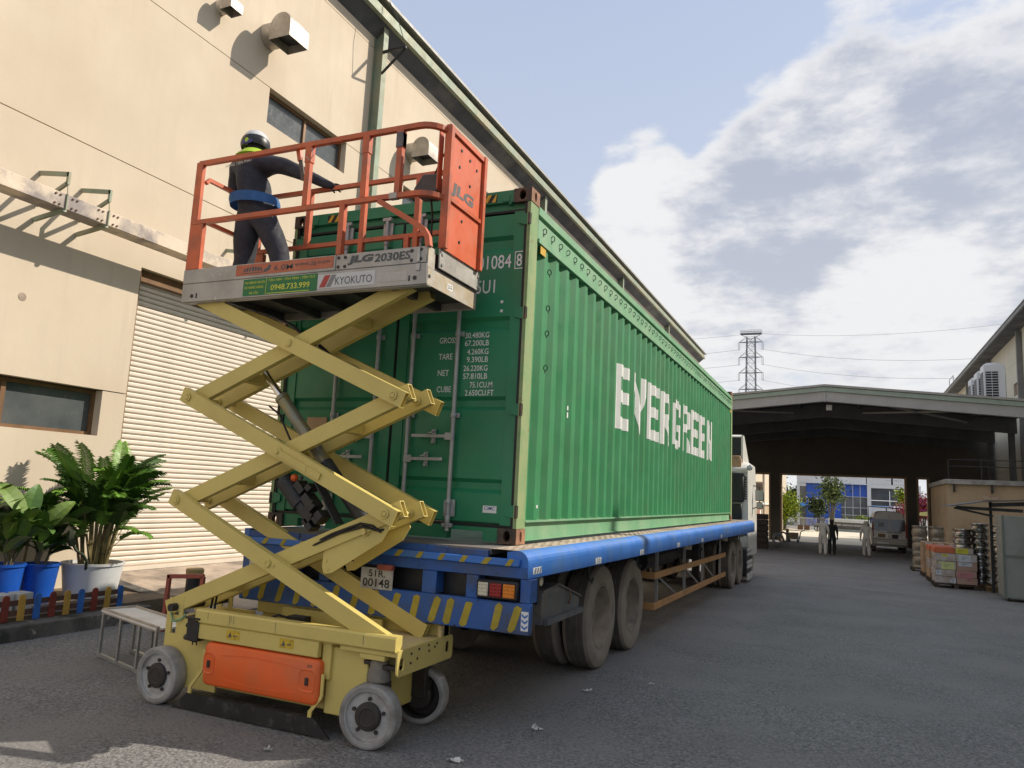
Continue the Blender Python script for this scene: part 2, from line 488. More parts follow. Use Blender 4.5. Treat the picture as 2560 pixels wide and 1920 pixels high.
MB().tube([(-6.17, 7.16, 11.06), (-6.3, 7.0, 11.6), (-6.5, 6.9, 12.04)], .008, 6).build('stay_wire', m_dark, shed)
# vent hoods
def vent(y0, y1, z, xo, w, lab=None):
    xi = xo - w; r = w / 2; zc_ = z + w * .55; xm = (xo + xi) / 2
    arc = [(xm + r * math.cos(a), zc_ + r * math.sin(a)) for a in [PI * i / 12 for i in range(13)]]
    poly = [(xo, z)] + arc + [(xi, z)]
    h = MB(); n = len(poly)
    for i in range(n - 1):
        (xa, za), (xb, zb) = poly[i], poly[i + 1]
        h.quad((xa, y0, za), (xb, y0, zb), (xb, y1, zb), (xa, y1, za))
    h.add([(p[0], y0, p[1]) for p in poly], [tuple(range(n))]); h.add([(p[0], y1, p[1]) for p in poly], [tuple(range(n))])
    hd = h.build('vent_hood', m_duct, shed, ang=30)
    MB().cyl((-7.0, (y0 + y1) / 2, zc_), (xi + .01, (y0 + y1) / 2, zc_), r * .98, 18).build('duct', m_duct, hd)
    MB().quad((xi + .01, y0 + .01, z + .16), (xo - .01, y0 + .01, z + .16), (xo - .01, y1 - .01, z + .16), (xi + .01, y1 - .01, z + .16)).build('grille', m_black, hd, smooth=False)  # plain black sheet standing in for the shaded inside of the hood
vent(3.81, 4.30, 9.31, -6.30, .45)
vent(2.80, 3.06, 9.26, -6.63, .24)
vent(8.62, 9.12, 9.30, -6.33, .45)
vent(11.9, 12.4, 9.30, -6.33, .45)
# sheet metal awning beam along the wall, hung from brackets
m_awn = mat('flaking_awning_sheet', (.66, .55, .43), .7, .1, .10, 3, dirt=(.30, .255, .24), dscale=1.9, dthr=.51, dsoft=.07, dirt2=(.17, .085, .04), d2scale=7, d2thr=.68)
aw = MB().box(-6.46, -6.42, -9, 6.9, 4.905, 5.095).box(-6.72, -6.462, -9, 6.9, 4.915, 4.945)
aw = aw.build('awning_beam', m_awn, shed, bevel=.006)
for y in (-2.9, -1.55, .42, 1.0, 3.6, 4.9, 6.2):
    b = MB().bar((-7, y, 5.45), (-6.42, y, 5.355), .03, .055).bar((-6.435, y, 5.38), (-6.435, y, 5.22), .03, .04).bar((-6.44, y, 5.245), (-6.99, y, 5.02), .03, .045)
    b.tube([(-6.435, y, 5.22), (-6.41, y, 5.09)], .006, 5).bar((-6.412, y, 4.90), (-6.412, y, 5.10), .014, .026).bar((-6.42, y, 4.895), (-6.99, y, 4.83), .04, .05)
    b.build('bracket', m_green, aw)
    bb = MB()
    for dy in (-.14, -.08, .08, .14):
        for z in (4.94, 5.06): bb.cyl((-6.422, y + dy, z), (-6.406, y + dy, z), .013, 6)
    bb.build('bolt', m_rust, aw)
MB().lathe([(.0, .004), (.05, .004), (.055, 0)], (-7, .42, 3.83), (1, 0, 0), 12).build('wall_plug', m_conc, shed)

# ------------------------------------------------------------------ right warehouse (throws its shade over the lane)
m_wall2 = mat('pale_wall', (.60, .57, .46), .85, 0, .08, .5, streak=.08)
m_greyst = mat('grey_eaves', (.20, .20, .195), .65, .1, .2, 2)
rw = thing('warehouse', 'pale warehouse with deep grey eaves behind the air conditioners on the right', 'warehouse', (10.5, 30, 0))
wall_rows(rw, 10.5, 10.8, [-9, 5, 13, 21.3, 29.8, 38.3, 46.8, 55.3, 66], [(-.6, 4.2), (4.2, 7.6), (7.6, 9.6), (9.6, 11.0)], [(38.9, 40.7, 7.9, 8.55)], m_wall2)
box('inner_wall', m_wallin, rw, 10.84, 11.0, -9, 66, -.6, 11.1)
box('window', m_brownframe, rw, 10.58, 10.62, 38.9, 40.7, 7.9, 8.55)
box('gutter', m_greyst, rw, 9.66, 9.74, -9, 66, 10.95, 11.12)
MB().prism([(9.63, 11.14), (9.63, 11.19), (22, 12.4), (22, 12.33)], 'xz', -9.2, 66.2).build('roof', m_roof, rw)
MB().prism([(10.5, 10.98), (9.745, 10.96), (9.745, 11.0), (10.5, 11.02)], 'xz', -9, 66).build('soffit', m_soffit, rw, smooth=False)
for y in (-3, 5, 13, 21.3, 29.8, 38.3, 46.8, 55.3): box('column', m_greyst, rw, 10.25, 10.48, y - .1, y + .1, -.5, 10.9)
pf = MB().tube([(9.75, 57.4, 11.1), (9.75, 57.4, 11.75), (9.75, 59.6, 11.75), (9.75, 59.6, 11.1)], .03, 6)
pf.build('roof_rail', m_steel, rw)
MB().cyl((9.72, 10.6, 11.1), (9.72, 10.6, 11.95), .085, 12).build('shadow_post', m_steel, rw)  # unseen roof post, added to cast the upright shadow on the container side

# ------------------------------------------------------------------ gabled drive-through canopy at the end of the lane
m_beamg = mat('grey_beam', (.40, .40, .39), .75, 0, .1, 1.2, streak=.08)
m_gutg = mat('pale_green_gutter', (.30, .37, .31), .6, 0, .12, 1.5, streak=.1)
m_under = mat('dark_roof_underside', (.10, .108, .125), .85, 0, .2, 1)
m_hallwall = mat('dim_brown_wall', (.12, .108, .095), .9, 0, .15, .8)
m_jamb = mat('brown_jamb', (.34, .24, .15), .85, 0, .1, 1)
hall = thing('drive_through_canopy', 'wide gabled steel canopy spanning the lane between the two warehouses', 'canopy', (1.57, 30, -.42))
AX, SL = 1.57, .0948
def rz(x, top): return top - SL * abs(x - AX)
XL, XR = -6.15, 9.62
def gable(name, m, y0, y1, top, bot, parent=None):
    for xa, xb in ((XL, AX), (AX, XR)):
        b = MB()
        b.prism([(xa, rz(xa, top)), (xb, rz(xb, top)), (xb, rz(xb, bot)), (xa, rz(xa, bot))], 'xz', y0, y1)
        b.build(name, m, hall, smooth=False)
gable('roof', m_roof, 29.93, 48.4, 7.08, 6.985)
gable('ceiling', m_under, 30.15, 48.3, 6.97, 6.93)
gable('gutter', m_gutg, 29.98, 30.12, 6.965, 6.775)
gable('front_beam', m_beamg, 30.06, 30.36, 6.765, 6.34)
for y in (35.4, 41.0, 46.2):
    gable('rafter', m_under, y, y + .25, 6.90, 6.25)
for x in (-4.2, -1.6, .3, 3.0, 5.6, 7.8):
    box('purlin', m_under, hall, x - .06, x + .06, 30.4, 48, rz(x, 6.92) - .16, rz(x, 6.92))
br = MB()
for xa, ya, xb, yb in ((-3.9, 30.6, .0, 35.2), (7.6, 30.6, 3.2, 35.2), (3.2, 30.6, 7.6, 35.2)):
    br.bar((xa, ya, rz(xa, 6.55)), (xb, yb, rz(xb, 6.55)), .08, .08)
br.build('roof_brace', m_beamg, hall)
pl = MB().box(AX - .02, AX + .02, 30.02, 30.06, 6.30, 6.79)
for z in (6.40, 6.52, 6.62): pl.box(AX - .12, AX + .12, 30.03, 30.055, z, z + .02)
pl.build('joint_plate', m_steel, hall)
fl = MB().box(1.62, 1.86, 30.42, 30.6, 5.98, 6.22); fl.build('flood_lamp', m_beamg, hall, bevel=.01)
for x in (XL + .2, XR - .2):
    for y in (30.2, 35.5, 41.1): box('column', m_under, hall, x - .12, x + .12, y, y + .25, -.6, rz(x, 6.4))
# far wall with three openings
wz = 7.0
fw = MB()
def seg(x0, x1, z0, z1): fw.box(x0, x1, 48, 48.5, z0, z1)
seg(-7, -4.6, -.6, 3.85); seg(-2.2, -1.62, -.6, 3.85); seg(5.9, 6.43, -.6, 3.85); seg(7.15, 10.4, -.6, 3.85); seg(-7, 10.4, 3.85, 6.0)
fw.prism([(-7, 6.0), (10.4, 6.0), (10.4, rz(10.4, wz)), (AX, wz), (-7, rz(-7, wz))], 'xz', 48.002, 48.5)
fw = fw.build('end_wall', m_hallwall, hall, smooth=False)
jm = MB()
for x0, x1 in ((-4.6, -2.2), (-1.62, 5.9), (6.43, 7.15)):
    jm.box(x0, x0 + .12, 47.97, 48.53, -.57, 3.73).box(x1 - .12, x1, 47.97, 48.53, -.57, 3.73).box(x0, x1, 47.97, 48.53, 3.73, 3.852)
jm.build('opening_frame', m_jamb, fw, smooth=False)

# ------------------------------------------------------------------ tan annex under the right side of the canopy
m_tan = mat('tan_plaster', (.43, .325, .21), .9, 0, .08, .8, dirt=(.33, .24, .15), dscale=1, dthr=.6)
m_slab = mat('concrete_slab_edge', (.36, .36, .34), .85, 0, .2, 2, dirt=(.22, .21, .2), dscale=2, dthr=.55)
ann = thing('annex', 'tan plastered annex with a flat concrete slab roof at the right edge of the lane', 'annex', (8.2, 28, -.4))
box('wall', m_tan, ann, 5.87, 10.4, 27.5, 33.4, -.6, 2.82, smooth=False)
box('roof_slab', m_slab, ann, 5.80, 10.45, 27.35, 33.5, 2.822, 3.0, bevel=.01)
for x in (6.1, 7.32, 8.5): box('bracket', m_dark, ann, x - .03, x + .03, 27.38, 27.496, 2.53, 2.818)
sg = box('sign_board', mat('faded_sign', (.45, .36, .27), .7, 0, .1, 9, dirt=(.30, .12, .10), dscale=14, dthr=.6), ann, 7.02, 7.53, 27.47, 27.497, 2.29, 2.43)
for a in (29.0, 31.6): box('door', m_dark, ann, 5.84, 5.868, a, a + .8, -.38, 1.15)
rl = MB()
for z in (3.5, 3.75): rl.tube([(5.95, 27.6, z), (10.3, 27.6, z)], .02, 6)
for i in range(5): rl.tube([(5.95 + i * 1.08, 27.6, 3.0), (5.95 + i * 1.08, 27.6, 3.75)], .02, 6)
rl.build('roof_railing', m_dark, ann)

# ------------------------------------------------------------------ far side of the street
m_cool = mat('white_cladding', (.70, .72, .74), .5, 0, .05, 1)
m_blue = mat('blue_cladding', (.025, .11, .55), .4, 0, .05, 1)
m_cyan = mat('light_blue_panel', (.10, .36, .80), .5)
m_gl2 = mat('office_glass', (.075, .085, .10), .07, 0, .3, .7, spec=1.0)
m_mul = mat('white_mullion', (.66, .66, .66), .5)
off = thing('office_building', 'white and blue office building with tall windows across the street', 'office', (3, 95, -.5))
b = MB().box(-3.1, -2.76, 95, 110, -.6, 4.6).box(-2.76, -2.03, 95.1, 110, 4.2, 4.6).box(4.8, 5.22, 94.9, 110, -.6, 4.7).box(5.22, 10.5, 95, 110, 4.26, 4.7).box(9.2, 10.5, 95, 110, -.6, 4.26)
b.box(5.22, 9.2, 95, 110, -.6, 2.1)
b.build('wall', m_cool, off, smooth=False)
x = -3.1
while x < 10.5:
    w_ = 4.8 + 3.1 if x < 0 else 2.8
    cl_ = MB()
    for i in range(int((min(x + w_, 10.5) - x) / .2)): cl_.box(x + i * .2, x + i * .2 + .19, 94.95 + .015 * (i % 2), 110, 4.602 if x < 4 else 4.702, 6.4)
    cl_.build('cladding', m_cool, off, smooth=False); x += w_
box('blue_panel', m_blue, off, -2.03, 1.92, 95.25, 110, -.6, 4.597, smooth=False)
box('blue_panel', m_blue, off, 1.92, 4.797, 95.35, 110, 3.16, 4.597, smooth=False)
for z0, z1 in ((-.6, 1.72), (2.18, 4.19)): box('window', m_gl2, off, -2.755, -2.035, 95.12, 95.3, z0, z1, smooth=False)
box('light_blue_panel', m_cyan, off, -2.755, -2.035, 95.06, 95.3, 1.73, 2.17, smooth=False)
box('light_blue_panel', m_cyan, off, 5.22, 7.6, 94.86, 95, 2.105, 2.18, smooth=False)
for x0, x1 in ((1.92, 2.34), (2.40, 3.20), (3.26, 4.01), (4.07, 4.79)):
    for z0, z1 in ((-.6, .38), (.44, .90), (.96, 1.81), (1.87, 3.10)): box('window', m_gl2, off, x0, x1, 95.42, 95.5, z0, z1, smooth=False)
for x0 in (2.34, 3.20, 4.01): box('mullion', m_mul, off, x0, x0 + .06, 95.34, 95.5, -.6, 4.58, smooth=False)
for z0 in (.38, .90, 1.81, 3.10): box('transom', m_mul, off, 1.92, 4.79, 95.37, 95.5, z0, z0 + .06, smooth=False)
for x0, x1 in ((5.22, 7.2), (7.25, 9.2)):
    for z0, z1 in ((2.19, 2.78), (2.84, 4.25)): box('window', m_gl2, off, x0, x1, 95.1, 95.3, z0, z1, smooth=False)
box('awning', m_cool, off, -2.0, 4.79, 94.6, 95.2, 4.60, 4.69, smooth=False)
text('CMIS  GROUP', mat('grey_letters', (.25, .27, .3), .6), off, 'lettering', (6.85, 94.94, 5.16), (1, 0, 0), (0, 0, 1), 1.7, .09)

# name wall, railing and gate in front of it
m_stone = mat('grey_stone', (.125, .115, .105), .6, 0, .15, 2)
sw = thing('sign_wall', 'low grey stone wall with white coping and company name lettering', 'wall', (2.6, 77, -.57))
box('pillar', m_cool, sw, .80, 1.18, 76.9, 77.5, -.57, .74, bevel=.02)
MB().box(1.18, 4.6, 76.85, 77.5, .52, .67).box(1.18, 4.6, 76.92, 77.5, .33, .518).build('coping', m_cool, sw)
box('wall', m_stone, sw, 1.18, 4.6, 77, 77.4, -.35, .328, smooth=False)
box('base', mat('green_grey_base', (.42, .47, .43), .8, 0, .2, 3), sw, 1.18, 4.6, 76.95, 77.45, -.57, -.352, smooth=False)
text('CMA', m_whitetxt, sw, 'lettering', (1.56, 76.985, -.04), (1, 0, 0), (0, 0, 1), .42, .2, .02)
text('GLIDE/WHITE VIETNAM Co', m_whitetxt, sw, 'lettering', (2.05, 76.985, -.03), (1, 0, 0), (0, 0, 1), 2.0, .17, .01)
fe = thing('railing', 'white upright bar railing left of the stone name wall', 'railing', (-.8, 76, -.57))
for z in (-.45, .55): box('rail', m_cool, fe, -2.3, .78, 75.98, 76.02, z, z + .06)
bar_me = MB().box(-.018, .018, -.018, .018, 0, 1.06).mesh('bar', m_cool, smooth=False)
for i in range(26):
    o = link('bar', bar_me, fe); o.location = (-1.5 + i * .12, 0, .08)
fp = thing('fence_panel', 'pair of rusty brown plates leaning against the white railing', 'panel', (-1.6, 74.5, -.57))
for x in (-1.95, -1.35): box('plate', m_rust, fp, x, x + .5, 74.5, 74.55, -.57, -.1)
# ================================================================== green shipping container
m_cg = mat('container_green', (.040, .245, .095), .5, 0, .07, 1.2, dirt=(.055, .21, .085), dscale=1.2, dthr=.6, streak=.05, dirt2=(.12, .07, .035), d2scale=20, d2thr=.775)
m_cgd = mat('door_green', (.020, .215, .098), .45, 0, .08, 1.2, dirt=(.024, .175, .085), dscale=1.5, dthr=.58, dirt2=(.06, .045, .03), d2scale=26, d2thr=.765)
m_cgl = mat('faded_green_rail', (.155, .36, .195), .6, 0, .10, 2.2, dirt=(.24, .40, .24), dscale=2.4, dthr=.55, streak=.08, dirt2=(.15, .085, .05), d2scale=14, d2thr=.735)
m_post = mat('weathered_post', (.205, .335, .14), .7, 0, .14, 3, dirt=(.30, .36, .17), dscale=5, dthr=.5, streak=.16, dirt2=(.22, .12, .06), d2scale=13, d2thr=.69)
m_gasket = mat('rubber_gasket', (.012, .013, .013), .6)
m_rod = mat('galvanised_rod', (.40, .41, .40), .5, .4, .15, 12)
m_rope = mat('black_ring', (.01, .01, .01), .6)
m_haz = mat('yellow_tape', (.62, .38, .03), .5, 0, .12, 20)
m_cast = mat('dark_casting', (.062, .055, .045), .75, .1, .3, 9, dirt=(.16, .09, .055), dscale=9, dthr=.55)
m_castr = mat('rust_casting', (.33, .165, .095), .8, .05, .25, 10, dirt=(.20, .10, .06), dscale=10, dthr=.55)
ZB = 1.32; CL = 12.192; CW = 2.438; CH = 2.896
con = thing('shipping_container', 'green forty foot open top shipping container resting on the blue flatbed trailer', 'container', (-1.219, 6.1, ZB))
def casting(x, y, z, sx, sy, name='corner_casting'):
    """corner block, x,y,z = its outer corner, sx, sy = inward direction"""
    bx, by, bz = .162, .178, .118
    b = MB()
    t = .03
    x1, y1 = x + sx * bx, y + sy * by
    xs_ = sorted((x, x1)); ys_ = sorted((y, y1))
    def ringplate(c, axis, at, th, ha, hb, ra, rb, m=0):
        n = 16; out_ = []; inn = []
        for i in range(n):
            a = 2 * PI * i / n
            ca, sa = math.cos(a), math.sin(a)
            s_ = 1 / max(abs(ca), abs(sa))
            out_.append((ca * s_ * ha, sa * s_ * hb)); inn.append((ca * ra, sa * rb))
        def P(p, t_): return (at + t_, c[1] + p[0], c[2] + p[1]) if axis == 'x' else (c[0] + p[0], at + t_, c[2] + p[1])
        v = [P(p, 0) for p in out_] + [P(p, 0) for p in inn] + [P(p, th) for p in out_] + [P(p, th) for p in inn]
        fs = []
        for i in range(n):
            j = (i + 1) % n
            fs += [(i, j, n + j, n + i), (2 * n + i, 2 * n + j, 3 * n + j, 3 * n + i), (n + i, n + j, 3 * n + j, 3 * n + i), (i, j, 2 * n + j, 2 * n + i)]
        b.add(v, fs, m)
    c = ((x + x1) / 2, (y + y1) / 2, z + bz / 2)
    ringplate(c, 'y', y - sy * .0008, sy * t, bx / 2, bz / 2, .030, .044)
    ringplate(c, 'x', x - sx * .0008, sx * t, by / 2, bz / 2 * .995, .024, .042, 1)
    xs_ = sorted((x + sx * .0305, x1)); ys_ = sorted((y + sy * .0305, y1))
    b.box(xs_[0], xs_[1], ys_[0], ys_[1], z + bz - .022, z + bz - .0005); b.box(xs_[0], xs_[1], ys_[0], ys_[1], z + .0005, z + .022)
    b.box(*sorted((x1, x1 - sx * .02)), *ys_, z + .0222, z + bz - .0222); b.box(*xs_, *sorted((y1, y1 - sy * .02)), z + .0222, z + bz - .0222)
    b.build(name, [m_cast, m_castr], con, smooth=False)
for z in (ZB + .001, ZB + CH - .118):
    for x, sx in ((0, -1), (-CW, 1)):
        for y, sy in ((0, 1), (CL, -1)): casting(x, y, z, sx, sy)
# corner posts
for x, sx in ((-.004, -1), (-CW + .004, 1)):
    for y, sy in ((.004, 1), (CL - .004, -1)):
        b = MB()
        xs_ = sorted((x, x + sx * .03)); ys_ = sorted((y, y + sy * .17))
        b.box(*xs_, *ys_, ZB + .121, ZB + CH - .121)
        b.box(*sorted((x + sx * .0302, x + sx * .055)), *sorted((y + sy * .008, y + sy * .05)), ZB + .121, ZB + CH - .121, 1)
        b.build('corner_post', [m_post, m_gasket], con, smooth=False)
# corrugated side walls
PER = .278; Y0S, Y1S = .175, CL - .175
def corr(y):
    t = ((y - .634) % PER)
    d = .036
    if t < .072: return 0.0
    if t < .140: return -d * (t - .072) / .068
    if t < .210: return -d
    return -d * (1 - (t - .210) / .068)
brk = sorted({Y0S, Y1S} | {v for k_ in range(-3, 46) for o_ in (0, .072, .140, .210) for v in [.634 + k_ * PER + o_] if Y0S < v < Y1S})
def corr_panel(xo, sg, name, m):
    b = MB()
    for y0, y1 in zip(brk[:-1], brk[1:]):
        a0 = xo + sg * corr(y0 + 1e-6); a1 = xo + sg * corr(y1 - 1e-6)
        b.quad((a0, y0, ZB + .185), (a1, y1, ZB + .185), (a1, y1, ZB + 2.475), (a0, y0, ZB + 2.475))
    return b.build(name, m, con, smooth=False, fix=False)
corr_panel(-.006, 1, 'side_wall', m_cg); corr_panel(-CW + .006, -1, 'side_wall', m_cg)
box('front_wall', m_cg, con, -CW + .05, -.05, CL - .09, CL - .05, ZB + .12, ZB + CH - .12)
for sx, x in ((-1, -.0), (1, -CW)):
    def bx(x0, x1): return sorted((x + sx * x0, x + sx * x1))
    b = MB()
    b.box(*bx(.000, .05), .179, CL - .179, ZB + 2.722, ZB + 2.79)
    b.box(*bx(.030, .05), .179, CL - .179, ZB + 2.68, ZB + 2.721)
    b.box(*bx(.004, .05), .179, CL - .179, ZB + 2.512, ZB + 2.679)
    b.box(*bx(-.012, .05), .179, CL - .179, ZB + 2.476, ZB + 2.511)
    b.build('top_rail', m_cgl, con, smooth=False)
    b = MB()
    b.box(*bx(.000, .06), .172, CL - .172, ZB + .168, ZB + .184)
    b.box(*bx(.034, .06), .172, CL - .172, ZB + .03, ZB + .167)
    b.box(*bx(.012, .06), .172, CL - .172, ZB + .022, ZB + .0298)
    b.build('bottom_rail', m_cgl, con, smooth=False)
# lashing rings under the top rail
r_ = MB(); r_.tube([(.010 + .006 * math.sin(2 * PI * i / 12), .017 * math.cos(2 * PI * i / 12), .023 * math.sin(2 * PI * i / 12)) for i in range(12)], .0042, 5, closed=True)
r_.tube([(.004, -.004, -.022), (.012, -.010, -.045)], .004, 4)
ring_me = r_.mesh('lashing_ring', m_rope)
i = 0
y = .31
while y < CL - .2:
    o = link('lashing_ring', ring_me, con); o.location = (1.219, y - 6.1, 2.612 + rnd.uniform(-.004, .004)); o.rotation_euler = (rnd.uniform(-.3, .3), 0, -.95 + rnd.uniform(-.2, .2))
    y += .2005
for y_, z_ in ((.452, 3.62), (.452, 3.30), (.452, 3.08), (.452, 2.78)):
    o = link('lashing_ring', ring_me, con); o.location = (1.219 - .006, y_ - 6.1 + .02, z_ - ZB)
    o.rotation_euler = (rnd.uniform(-.5, .5), 0, -.8)
# painted name over the corrugation
LET = {'E': [(0, .30, 0, 1, 0, 1), (.30, 1, 0, .19, 0, .19), (.30, .95, .41, .60, .41, .60), (.30, 1, .81, 1, .81, 1)],
       'V': [(0, .30, .72, 1, .34, 1), (.30, .5, .34, .90, 0, .50), (.5, .70, 0, .50, .34, .90), (.70, 1, .34, 1, .72, 1)],
       'R': [(0, .30, 0, 1, 0, 1), (.30, .72, .82, 1, .82, 1), (.30, .72, .42, .60, .42, .60), (.72, 1, .50, .92, .54, .86), (.48, .70, .42, .42, .18, .42), (.70, 1, .0, .42, 0, .10)],
       'G': [(0, .30, .08, .92, .08, .92), (.30, .72, .82, 1, .82, 1), (.30, .72, 0, .18, 0, .18), (.72, 1, .66, .94, .66, .90), (.72, 1, .04, .50, .08, .50), (.52, .72, .36, .50, .36, .50)],
       'N': [(0, .28, 0, 1, 0, 1), (.28, .72, .50, 1, .0, .50), (.72, 1, 0, 1, 0, 1)]}
for i, ch in enumerate('EVERGREEN'):
    ya = 2.672 + i * .7655; w_ = .615; za, hh = 2.49, .745
    b = MB()
    for u0, u1, l0, h0, l1, h1 in LET[ch]:
        a, c = ya + u0 * w_, ya + u1 * w_
        cuts = [a] + [v for v in brk if a < v < c] + [c]
        for p, q in zip(cuts[:-1], cuts[1:]):
            def at(v, s0, s1): return za + hh * (s0 + (s1 - s0) * (v - a) / (c - a))
            x0_, x1_ = -.006 + corr(p + 1e-6) + .0025, -.006 + corr(q - 1e-6) + .0025
            b.quad((x0_, p, at(p, l0, l1)), (x1_, q, at(q, l0, l1)), (x1_, q, at(q, h0, h1)), (x0_, p, at(p, h0, h1)))
    b.build('painted_letter', mat('letter_white', (.70, .71, .68), .6, 0, .06, 5, dirt=(.08, .26, .13), dscale=16, dthr=.71, dsoft=.03), con, smooth=False, fix=False)
# doors
prz = []
GR = [(1.70, 1.815), (2.365, 2.480), (3.020, 3.142), (3.690, 3.828)]
def door(x0, x1):
    yb, yg = .034, .064
    pts = [(yb, ZB + .155)]
    for z0, z1 in GR: pts += [(yb, z0 - .0), (yg, z0 + .032), (yg, z1 - .03), (yb, z1)]
    pts.append((yb, ZB + 2.69))
    d = MB()
    xa, xb = x0 + .10, x1 - .10
    for (ya, za), (yc, zc2) in zip(pts[:-1], pts[1:]): d.quad((xa, ya, za), (xb, ya, za), (xb, yc, zc2), (xa, yc, zc2))
    d.box(xa, xb, .078, .088, ZB + .14, ZB + 2.7)
    for z0, z1 in GR:
        for xx in (xa, xb): d.add([(xx, yb, z0), (xx, yg, z0 + .032), (xx, yg, z1 - .03), (xx, yb, z1)], [(0, 1, 2, 3)])
    d.box(x0, xa - .0005, .024, .09, ZB + .14, ZB + 2.705).box(xb + .0005, x1, .024, .09, ZB + .14, ZB + 2.705)
    dd = d.build('door', m_cgd, con, smooth=False, fix=False)
    g_ = MB().box(x0 - .012, x0 - .001, .03, .08, ZB + .12, ZB + 2.71).box(x1 + .001, x1 + .012, .03, .08, ZB + .12, ZB + 2.71)
    g_.box(x0, x1, .03, .08, ZB + .118, ZB + .1395).box(x0, x1, .03, .08, ZB + 2.7055, ZB + 2.725)
    g_.build('door_gasket', m_gasket, dd, smooth=False)
    return dd
dr = door(-1.205, -.056); dl = door(-CW + .056, -1.233)
box('center_seal', m_gasket, dr, -1.222, -1.216, .02, .07, ZB + .14, ZB + 2.7)
def rod(x, d):
    b = MB().cyl((x, -.012, ZB + .07), (x, -.012, ZB + 2.76), .0175, 12); b.build('locking_rod', m_rod, d)
    for z in (2.32, 1.62, 3.55, 3.0):
        k_ = MB().box(x - .035, x + .045, .004, .02, z - .02, z + .02).cyl((x, -.012, z - .02), (x, -.012, z + .02), .024, 12).cyl((x + .03, -.001, z), (x + .03, .004, z), .009, 8)
        k_.build('rod_bracket', m_rod, d, bevel=.002)
    for z, s_ in ((ZB + .19, 1), (ZB + 2.60, -1)):
        k_ = MB().box(x - .05, x + .05, .0, .018, z - .005, z + .12).cyl((x, -.014, z - .09), (x, -.014, z), .022, 10).bar((x - .045, -.014, z - .075 if s_ > 0 else z + .15), (x + .045, -.014, z - .075 if s_ > 0 else z + .15), .03, .03)
        for dx in (-.035, .035):
            for dz in (.015, .10): k_.cyl((x + dx, -.004, z + dz), (x + dx, .001, z + dz), .007, 8)
        k_.build('rod_cam', m_rod, d, bevel=.002)
for x, d in ((-.600, dr), (-1.028, dr), (-1.378, dl), (-1.806, dl)): rod(x, d)
def handle(x0, x1, z, d):
    s_ = 1 if x1 > x0 else -1
    xm = x0 + (x1 - x0) * .5
    b = MB().bar((x0 + s_ * .02, -.03, z), (x1, -.036, z + .002), .012, .026).box(*sorted((x0 - s_ * .01, x0 + s_ * .06)), -.036, -.012, z - .03, z + .03)
    b.box(xm - .018, xm + .018, .004, .02, z - .06, z + .06).bar((xm - .02, -.045, z + .022), (xm + .02, -.045, z + .03), .02, .012)
    for dz in (-.045, .045): b.cyl((xm, -.012, z + dz), (xm, .004, z + dz), .013, 8)
    b.build('lever_handle', m_rod, d, bevel=.002)
handle(-.600, -.972, 2.146, dr); handle(-1.028, -.668, 1.957, dr); handle(-1.378, -1.74, 2.146, dl); handle(-1.806, -1.45, 1.957, dl)
for z in (3.945, 3.155, 2.368, 1.570):
    for x, s_, d in ((0, -1, dr), (-CW, 1, dl)):
        h = MB().add([(x + s_ * .112, .006, z - .028), (x + s_ * .112, .006, z + .03), (x + s_ * .055, .006, z + .048), (x + s_ * .004, .006, z + .048), (x + s_ * .004, .006, z - .046), (x + s_ * .055, .006, z - .046)] +
                     [(x + s_ * .112, .023, z - .028), (x + s_ * .112, .023, z + .03), (x + s_ * .055, .023, z + .048), (x + s_ * .004, .023, z + .048), (x + s_ * .004, .023, z - .046), (x + s_ * .055, .023, z - .046)],
                     [(0, 1, 2, 3, 4, 5), (11, 10, 9, 8, 7, 6)] + [(i, (i + 1) % 6, 6 + (i + 1) % 6, 6 + i) for i in range(6)])
        h.build('hinge', m_cgd, d, smooth=False)
        MB().cyl((x + s_ * .012, -.001, z - .05), (x + s_ * .012, -.001, z + .05), .012, 8).build('hinge_pin', m_cast, d)
# header and sill
hd = MB().box(-CW + .165, -.165, .012, .10, ZB + 2.79, ZB + 2.893).box(-CW + .06, -.06, .05, .11, ZB + 2.726, ZB + 2.789)
hd.build('header', m_cgd, con, smooth=False)
for x in (-.52, -2.06):
    hz_ = MB()
    hz_.box(x, x + .20, .008, .0118, ZB + 2.80, ZB + 2.868, 1)
    for q in (.0, .075, .15): hz_.prism([(x + q + .005, ZB + 2.80), (x + q + .04, ZB + 2.80), (x + q + .078 if q < .15 else x + .199, ZB + 2.868), (x + q + .043, ZB + 2.868)], 'xz', .004, .0078)
    hz_.build('hazard_tape', [m_haz, m_black], con, smooth=False)
for x in (-.20, -CW + .20):
    s_ = -1 if x > -1 else 1
    q = MB().cyl((x, .03, ZB + 2.77), (x, .03, ZB + 2.885), .02, 10).box(*sorted((x, x + s_ * .07)), .004, .03, ZB + 2.795, ZB + 2.86)
    q.build('header_hinge', m_cgd, con, bevel=.003)
b = MB()
b.box(-CW + .165, -.165, .02, .10, ZB + .085, ZB + .117)
for x0, x1 in ((-CW + .165, -2.12), (-1.82, -.62), (-.30, -.165)): b.box(x0, x1, .022, .10, ZB + .012, ZB + .0848)
b.build('sill', m_cgd, con, smooth=False)
b = MB()
for yy in (.31, 11.88): b.prism([(-.013, 0), (0, 0), (0, 1), (-.013, 1)], 'xy', 3.70, 3.76) if 0 else b.box(-.004, .002, yy - .07, yy + .05, 3.72, 3.79)
b.build('yellow_corner_tape', m_haz, con, smooth=False)
